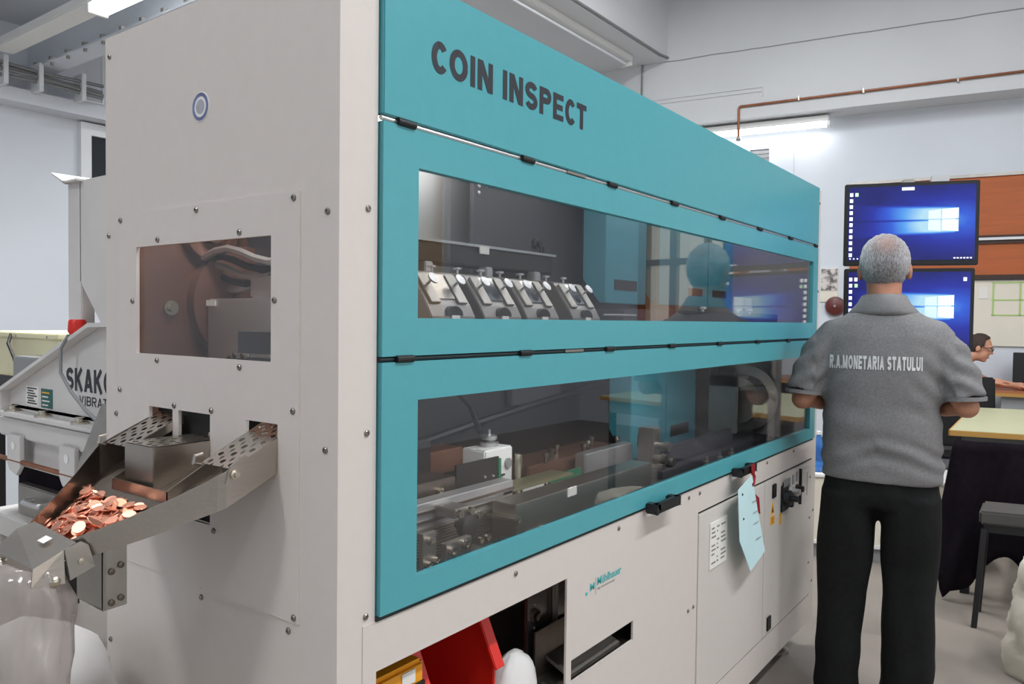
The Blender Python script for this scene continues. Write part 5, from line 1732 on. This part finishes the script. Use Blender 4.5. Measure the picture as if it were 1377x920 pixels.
# polo shirt
mb = MB()
mb.ring_loft(srings([(.872, .003, .0, .208, .145), (.90, .003, 0, .211, .148), (.96, .002, 0, .208, .148), (1.05, 0, -.002, .206, .145), (1.15, 0, -.005, .202, .143), (1.25, 0, -.012, .211, .143), (1.34, 0, -.018, .222, .138), (1.41, 0, -.02, .218, .125), (1.455, 0, -.022, .19, .108), (1.485, 0, -.024, .145, .092), (1.515, 0, -.024, .098, .08), (1.53, 0, -.022, .07, .068)]))
for s in (-1, 1):
    mb.tube([(s * .10, -.02, 1.41), (s * .16, -.02, 1.395), (s * .205, -.028, 1.345), (s * .243, -.04, 1.28), (s * .262, -.047, 1.23), (s * .270, -.05, 1.195)], .07, 20, [.085, .085, .078, .071, .068, .067])
shirt = fused(mb, 'polo_shirt', 'fabric', pA, .008, 10, .5)
me = shirt.data
new_co = []
for v in me.vertices:
    c = v.co
    n = v.normal
    d = 0.0
    wz = max(0, 1 - abs(c.z - 1.0) / .13)
    if abs(c.x) < .235:
        d += wz * .011 * max(0, .35 + noise.noise((c.x * 4 + 3, c.y * 3, c.z * 9))) * math.sin((c.z + .42 * c.x * (1 if c.x > -.02 else -.7)) * 82 + 3.5 * noise.noise((c.x * 5, c.y * 4, c.z * 4)))
        dz = max(0, 1 - abs(c.z - 1.02) / .25)
        d += dz * .010 * noise.noise((c.x * 6 + c.z * 9, c.y * 5, c.z * 16))
        # draw-line folds from the arm pits
        d += .007 * max(0, 1 - abs(c.z - 1.25) / .18) * max(0, abs(c.x) - .07) / .14 * math.sin((abs(c.x) * .9 + c.z) * 70)
    else:
        d += .005 * math.sin((c.z + abs(c.x) * .6) * 95 + 2 * noise.noise(c * 7)) + .004 * noise.noise(c * 16)
    d += .004 * noise.noise((c.x * 7, c.y * 7, c.z * 5))
    new_co += list(c + n * d)
me.vertices.foreach_set('co', new_co)
me.update()
# collar
cr = []
for z, a, b, cy in ((1.487, .128, .090, -.026), (1.505, .118, .090, -.028), (1.535, .092, .084, -.026), (1.562, .078, .078, -.020), (1.566, .073, .073, -.018), (1.555, .069, .070, -.016)):
    cr.append([(a * math.cos(t), cy + b * math.sin(t), z - .018 * math.sin(t) * (1 if math.sin(t) > 0 else .25)) for t in [2 * math.pi * k / 40 for k in range(40)]])
MB().ring_loft(cr, cap=False).build('collar', 'collar', shirt, smooth='all').modifiers.new('thick', 'SOLIDIFY').thickness = .003
for s in (-1, 1):
    MB().tube([(s * .2702, -.0505, 1.200), (s * .2712, -.0510, 1.186)], .07, 28, [.0690, .0685]).build('sleeve_hem', 'collar', shirt, smooth=True)
# back print laid on the cloth
tx = sign('R.A.MONETARIA STATULUI', 'back_print', 'print', (-.178, -.5, 1.292), (1, 0, 0), (0, 0, 1), .308, .050, None, w=.24, gap=.13)
bm = bmesh.new()
bm.from_mesh(tx.data)
bmesh.ops.triangulate(bm, faces=bm.faces)
bmesh.ops.subdivide_edges(bm, edges=[e for e in bm.edges if e.calc_length() > .006], cuts=2, use_grid_fill=False)
bm.to_mesh(tx.data)
bm.free()
bvh = BVHTree.FromPolygons([v.co.copy() for v in me.vertices], [tuple(p.vertices) for p in me.polygons])
for v in tx.data.vertices:
    hit = bvh.ray_cast(Vector((v.co.x, -.6, v.co.z)), Vector((0, 1, 0)))
    if hit[0] is not None:
        v.co = hit[0] + Vector((0, -.0022, 0))
tx.parent = shirt
# trousers
mb = MB()
mb.ring_loft(srings([(.775, .0, 0, .20, .125), (.82, .002, -.004, .203, .132), (.88, .003, -.003, .194, .128), (.95, 0, 0, .18, .115), (.99, 0, 0, .17, .11)]))
mb.ring_loft(srings([(.82, -.105, -.005, .10, .125), (.70, -.110, -.005, .098, .115), (.56, -.116, 0, .098, .10), (.43, -.124, 0, .088, .09), (.26, -.130, -.004, .080, .085), (.12, -.133, -.006, .080, .085), (.035, -.135, 0, .082, .09)][::-1]))
mb.ring_loft(srings([(.82, .10, -.005, .11, .125), (.70, .110, -.005, .102, .115), (.56, .108, 0, .098, .10), (.43, .110, 0, .090, .09), (.26, .110, -.004, .092, .085), (.12, .110, -.006, .092, .085), (.035, .110, 0, .092, .09)][::-1]))
tr_ = fused(mb, 'trousers', 'trouser', pA, .010, 6, .5)
new_co = []
for v in tr_.data.vertices:
    c = v.co
    new_co += list(c + v.normal * (.007 * noise.noise((c.x * 9, c.y * 6, c.z * 4)) + .004 * math.sin(c.z * 40 + 5 * c.x) * max(0, 1 - c.z / .3) + .006 * noise.noise((c.x * 14, c.y * 14, c.z * 5 + 3))))
tr_.data.vertices.foreach_set('co', new_co)
tr_.data.update()
for lx, nm in ((-.137, 0), (.11, 1)):
    m = MB()
    m.ring_loft([[(lx + a * math.cos(t), cy + b * math.sin(t), z) for t in [2 * math.pi * k / 24 for k in range(24)]] for z, a, b, cy in ((0.0, .048, .13, .035), (.012, .052, .135, .035), (.05, .05, .13, .03), (.075, .045, .10, .01), (.10, .042, .06, -.02))])
    m.build('shoe', 'shoe', pA, smooth=True)

# ---------------------------------------------------------------- man seated at the bench in the distance
pB = thing('person', 'man in dark shirt and glasses leaning over the far bench', 'person', (7.60, 0.15, 0), math.radians(-82) - math.pi / 2)
pB['_local'] = 1
# local +y = the way he faces (towards the right of the picture), +x = his right hand side
mb = MB()
HB = Vector((0.0, 0.335, 1.245))
rB, fB, uB = head(mb, HB, (0.12, .94, -.32), (0, .32, .95), 1.0)
mb.tube([(0, .14, 1.10), (0, .22, 1.14), (0, .30, 1.19)], .06, 14, [.07, .06, .058])
mb.tube([(0, -.12, .62), (0, -.08, .75), (0, .02, .95), (0, .14, 1.08)], .13, 18, [.15, .145, .15, .10])
for s in (-1, 1):
    a = Vector((s * .17, .12, 1.05))
    if s > 0:
        e_, w_ = Vector((.20, .22, .90)), Vector((.12, .42, .925))
    else:
        e_, w_ = Vector((-.26, .42, .91)), Vector((-.05, .62, .90))
    mb.tube([a, a * .5 + e_ * .5, e_, e_ * .5 + w_ * .5, w_], .045, 12, [.055, .048, .042, .04, .028])
    hand(mb, w_, e_, s, (0, 0, -1), .5)
    k_ = Vector((s * .12, .32, .52))
    mb.tube([(s * .09, -.12, .60), k_, (s * .12, .30, .12)], .07, 12, [.09, .065, .045])
    mb.ell((s * .12, .36, .05), (.045, .12, .05), 12, 8)
bodyB = fused(mb, 'body', mat('warm skin', rgb(206, 150, 122), .5), pB, .008, 3, .4)
face_bits(HB, rB, fB, uB, bodyB)
hair_cap(HB, rB, fB, uB, bodyB, mat('dark short hair', rgb(62, 48, 42), .8, var=.3, vscale=120), 1.02, .03, -.06, .010)
mb = MB()
mb.tube([(0, -.13, .62), (0, -.10, .74), (0, .0, .92), (0, .13, 1.07), (0, .19, 1.115)], .15, 24, [.175, .168, .175, .125, .085])
for s in (-1, 1):
    a = Vector((s * .15, .10, 1.05))
    e_ = Vector((.195, .18, .94)) if s > 0 else Vector((-.235, .33, .95))
    mb.tube([a, a * .5 + e_ * .5, e_], .07, 16, [.085, .075, .066])
fused(mb, 'dark_shirt', mat('dark shirt cloth', rgb(44, 48, 56), .9, var=.1, vscale=80), pB, .010, 8)
mb = MB()
mb.tube([(0, -.14, .60), (0, -.02, .60)], .15, 16, [.17, .16])
for s in (-1, 1):
    mb.tube([(s * .09, -.10, .60), (s * .12, .32, .525), (s * .12, .31, .12)], .08, 14, [.11, .085, .075])
fused(mb, 'trousers', 'trouser', pB, .012, 6)
for s in (-1, 1):
    pts = [HB + rB * (s * .032 + .022 * math.cos(t)) + uB * (.010 + .018 * math.sin(t)) + fB * .104 for t in [2 * math.pi * k / 16 for k in range(17)]]
    MB().tube(pts, .0022, 6).build('glasses_rim', 'metaldk', pB)
    MB().tube([HB + rB * s * .055 + uB * .014 + fB * .104, HB + rB * s * .084 + uB * .012 + fB * .0], .0022, 6).build('glasses_arm', 'metaldk', pB)
stl = thing('bench_stool', 'dark stool under the man at the far bench', 'stool', (7.61, 0.27, 0))
MB().lathe((7.61, 0.27, .36), (0, 0, 1), [(0.17, 0), (0.18, .02), (0.18, .05), (0.165, .06), (0, .062)], 22).build('seat', 'metaldk', stl, smooth=True)
for k in range(4):
    t = math.pi / 4 + k * math.pi / 2
    MB().tube([(7.61 + .12 * math.cos(t), .27 + .12 * math.sin(t), .37), (7.61 + .19 * math.cos(t), .27 + .19 * math.sin(t), 0.005)], .013, 8).build('leg', 'metaldk', stl, smooth=True)
for o in (pA, pB):
    del o['_local']
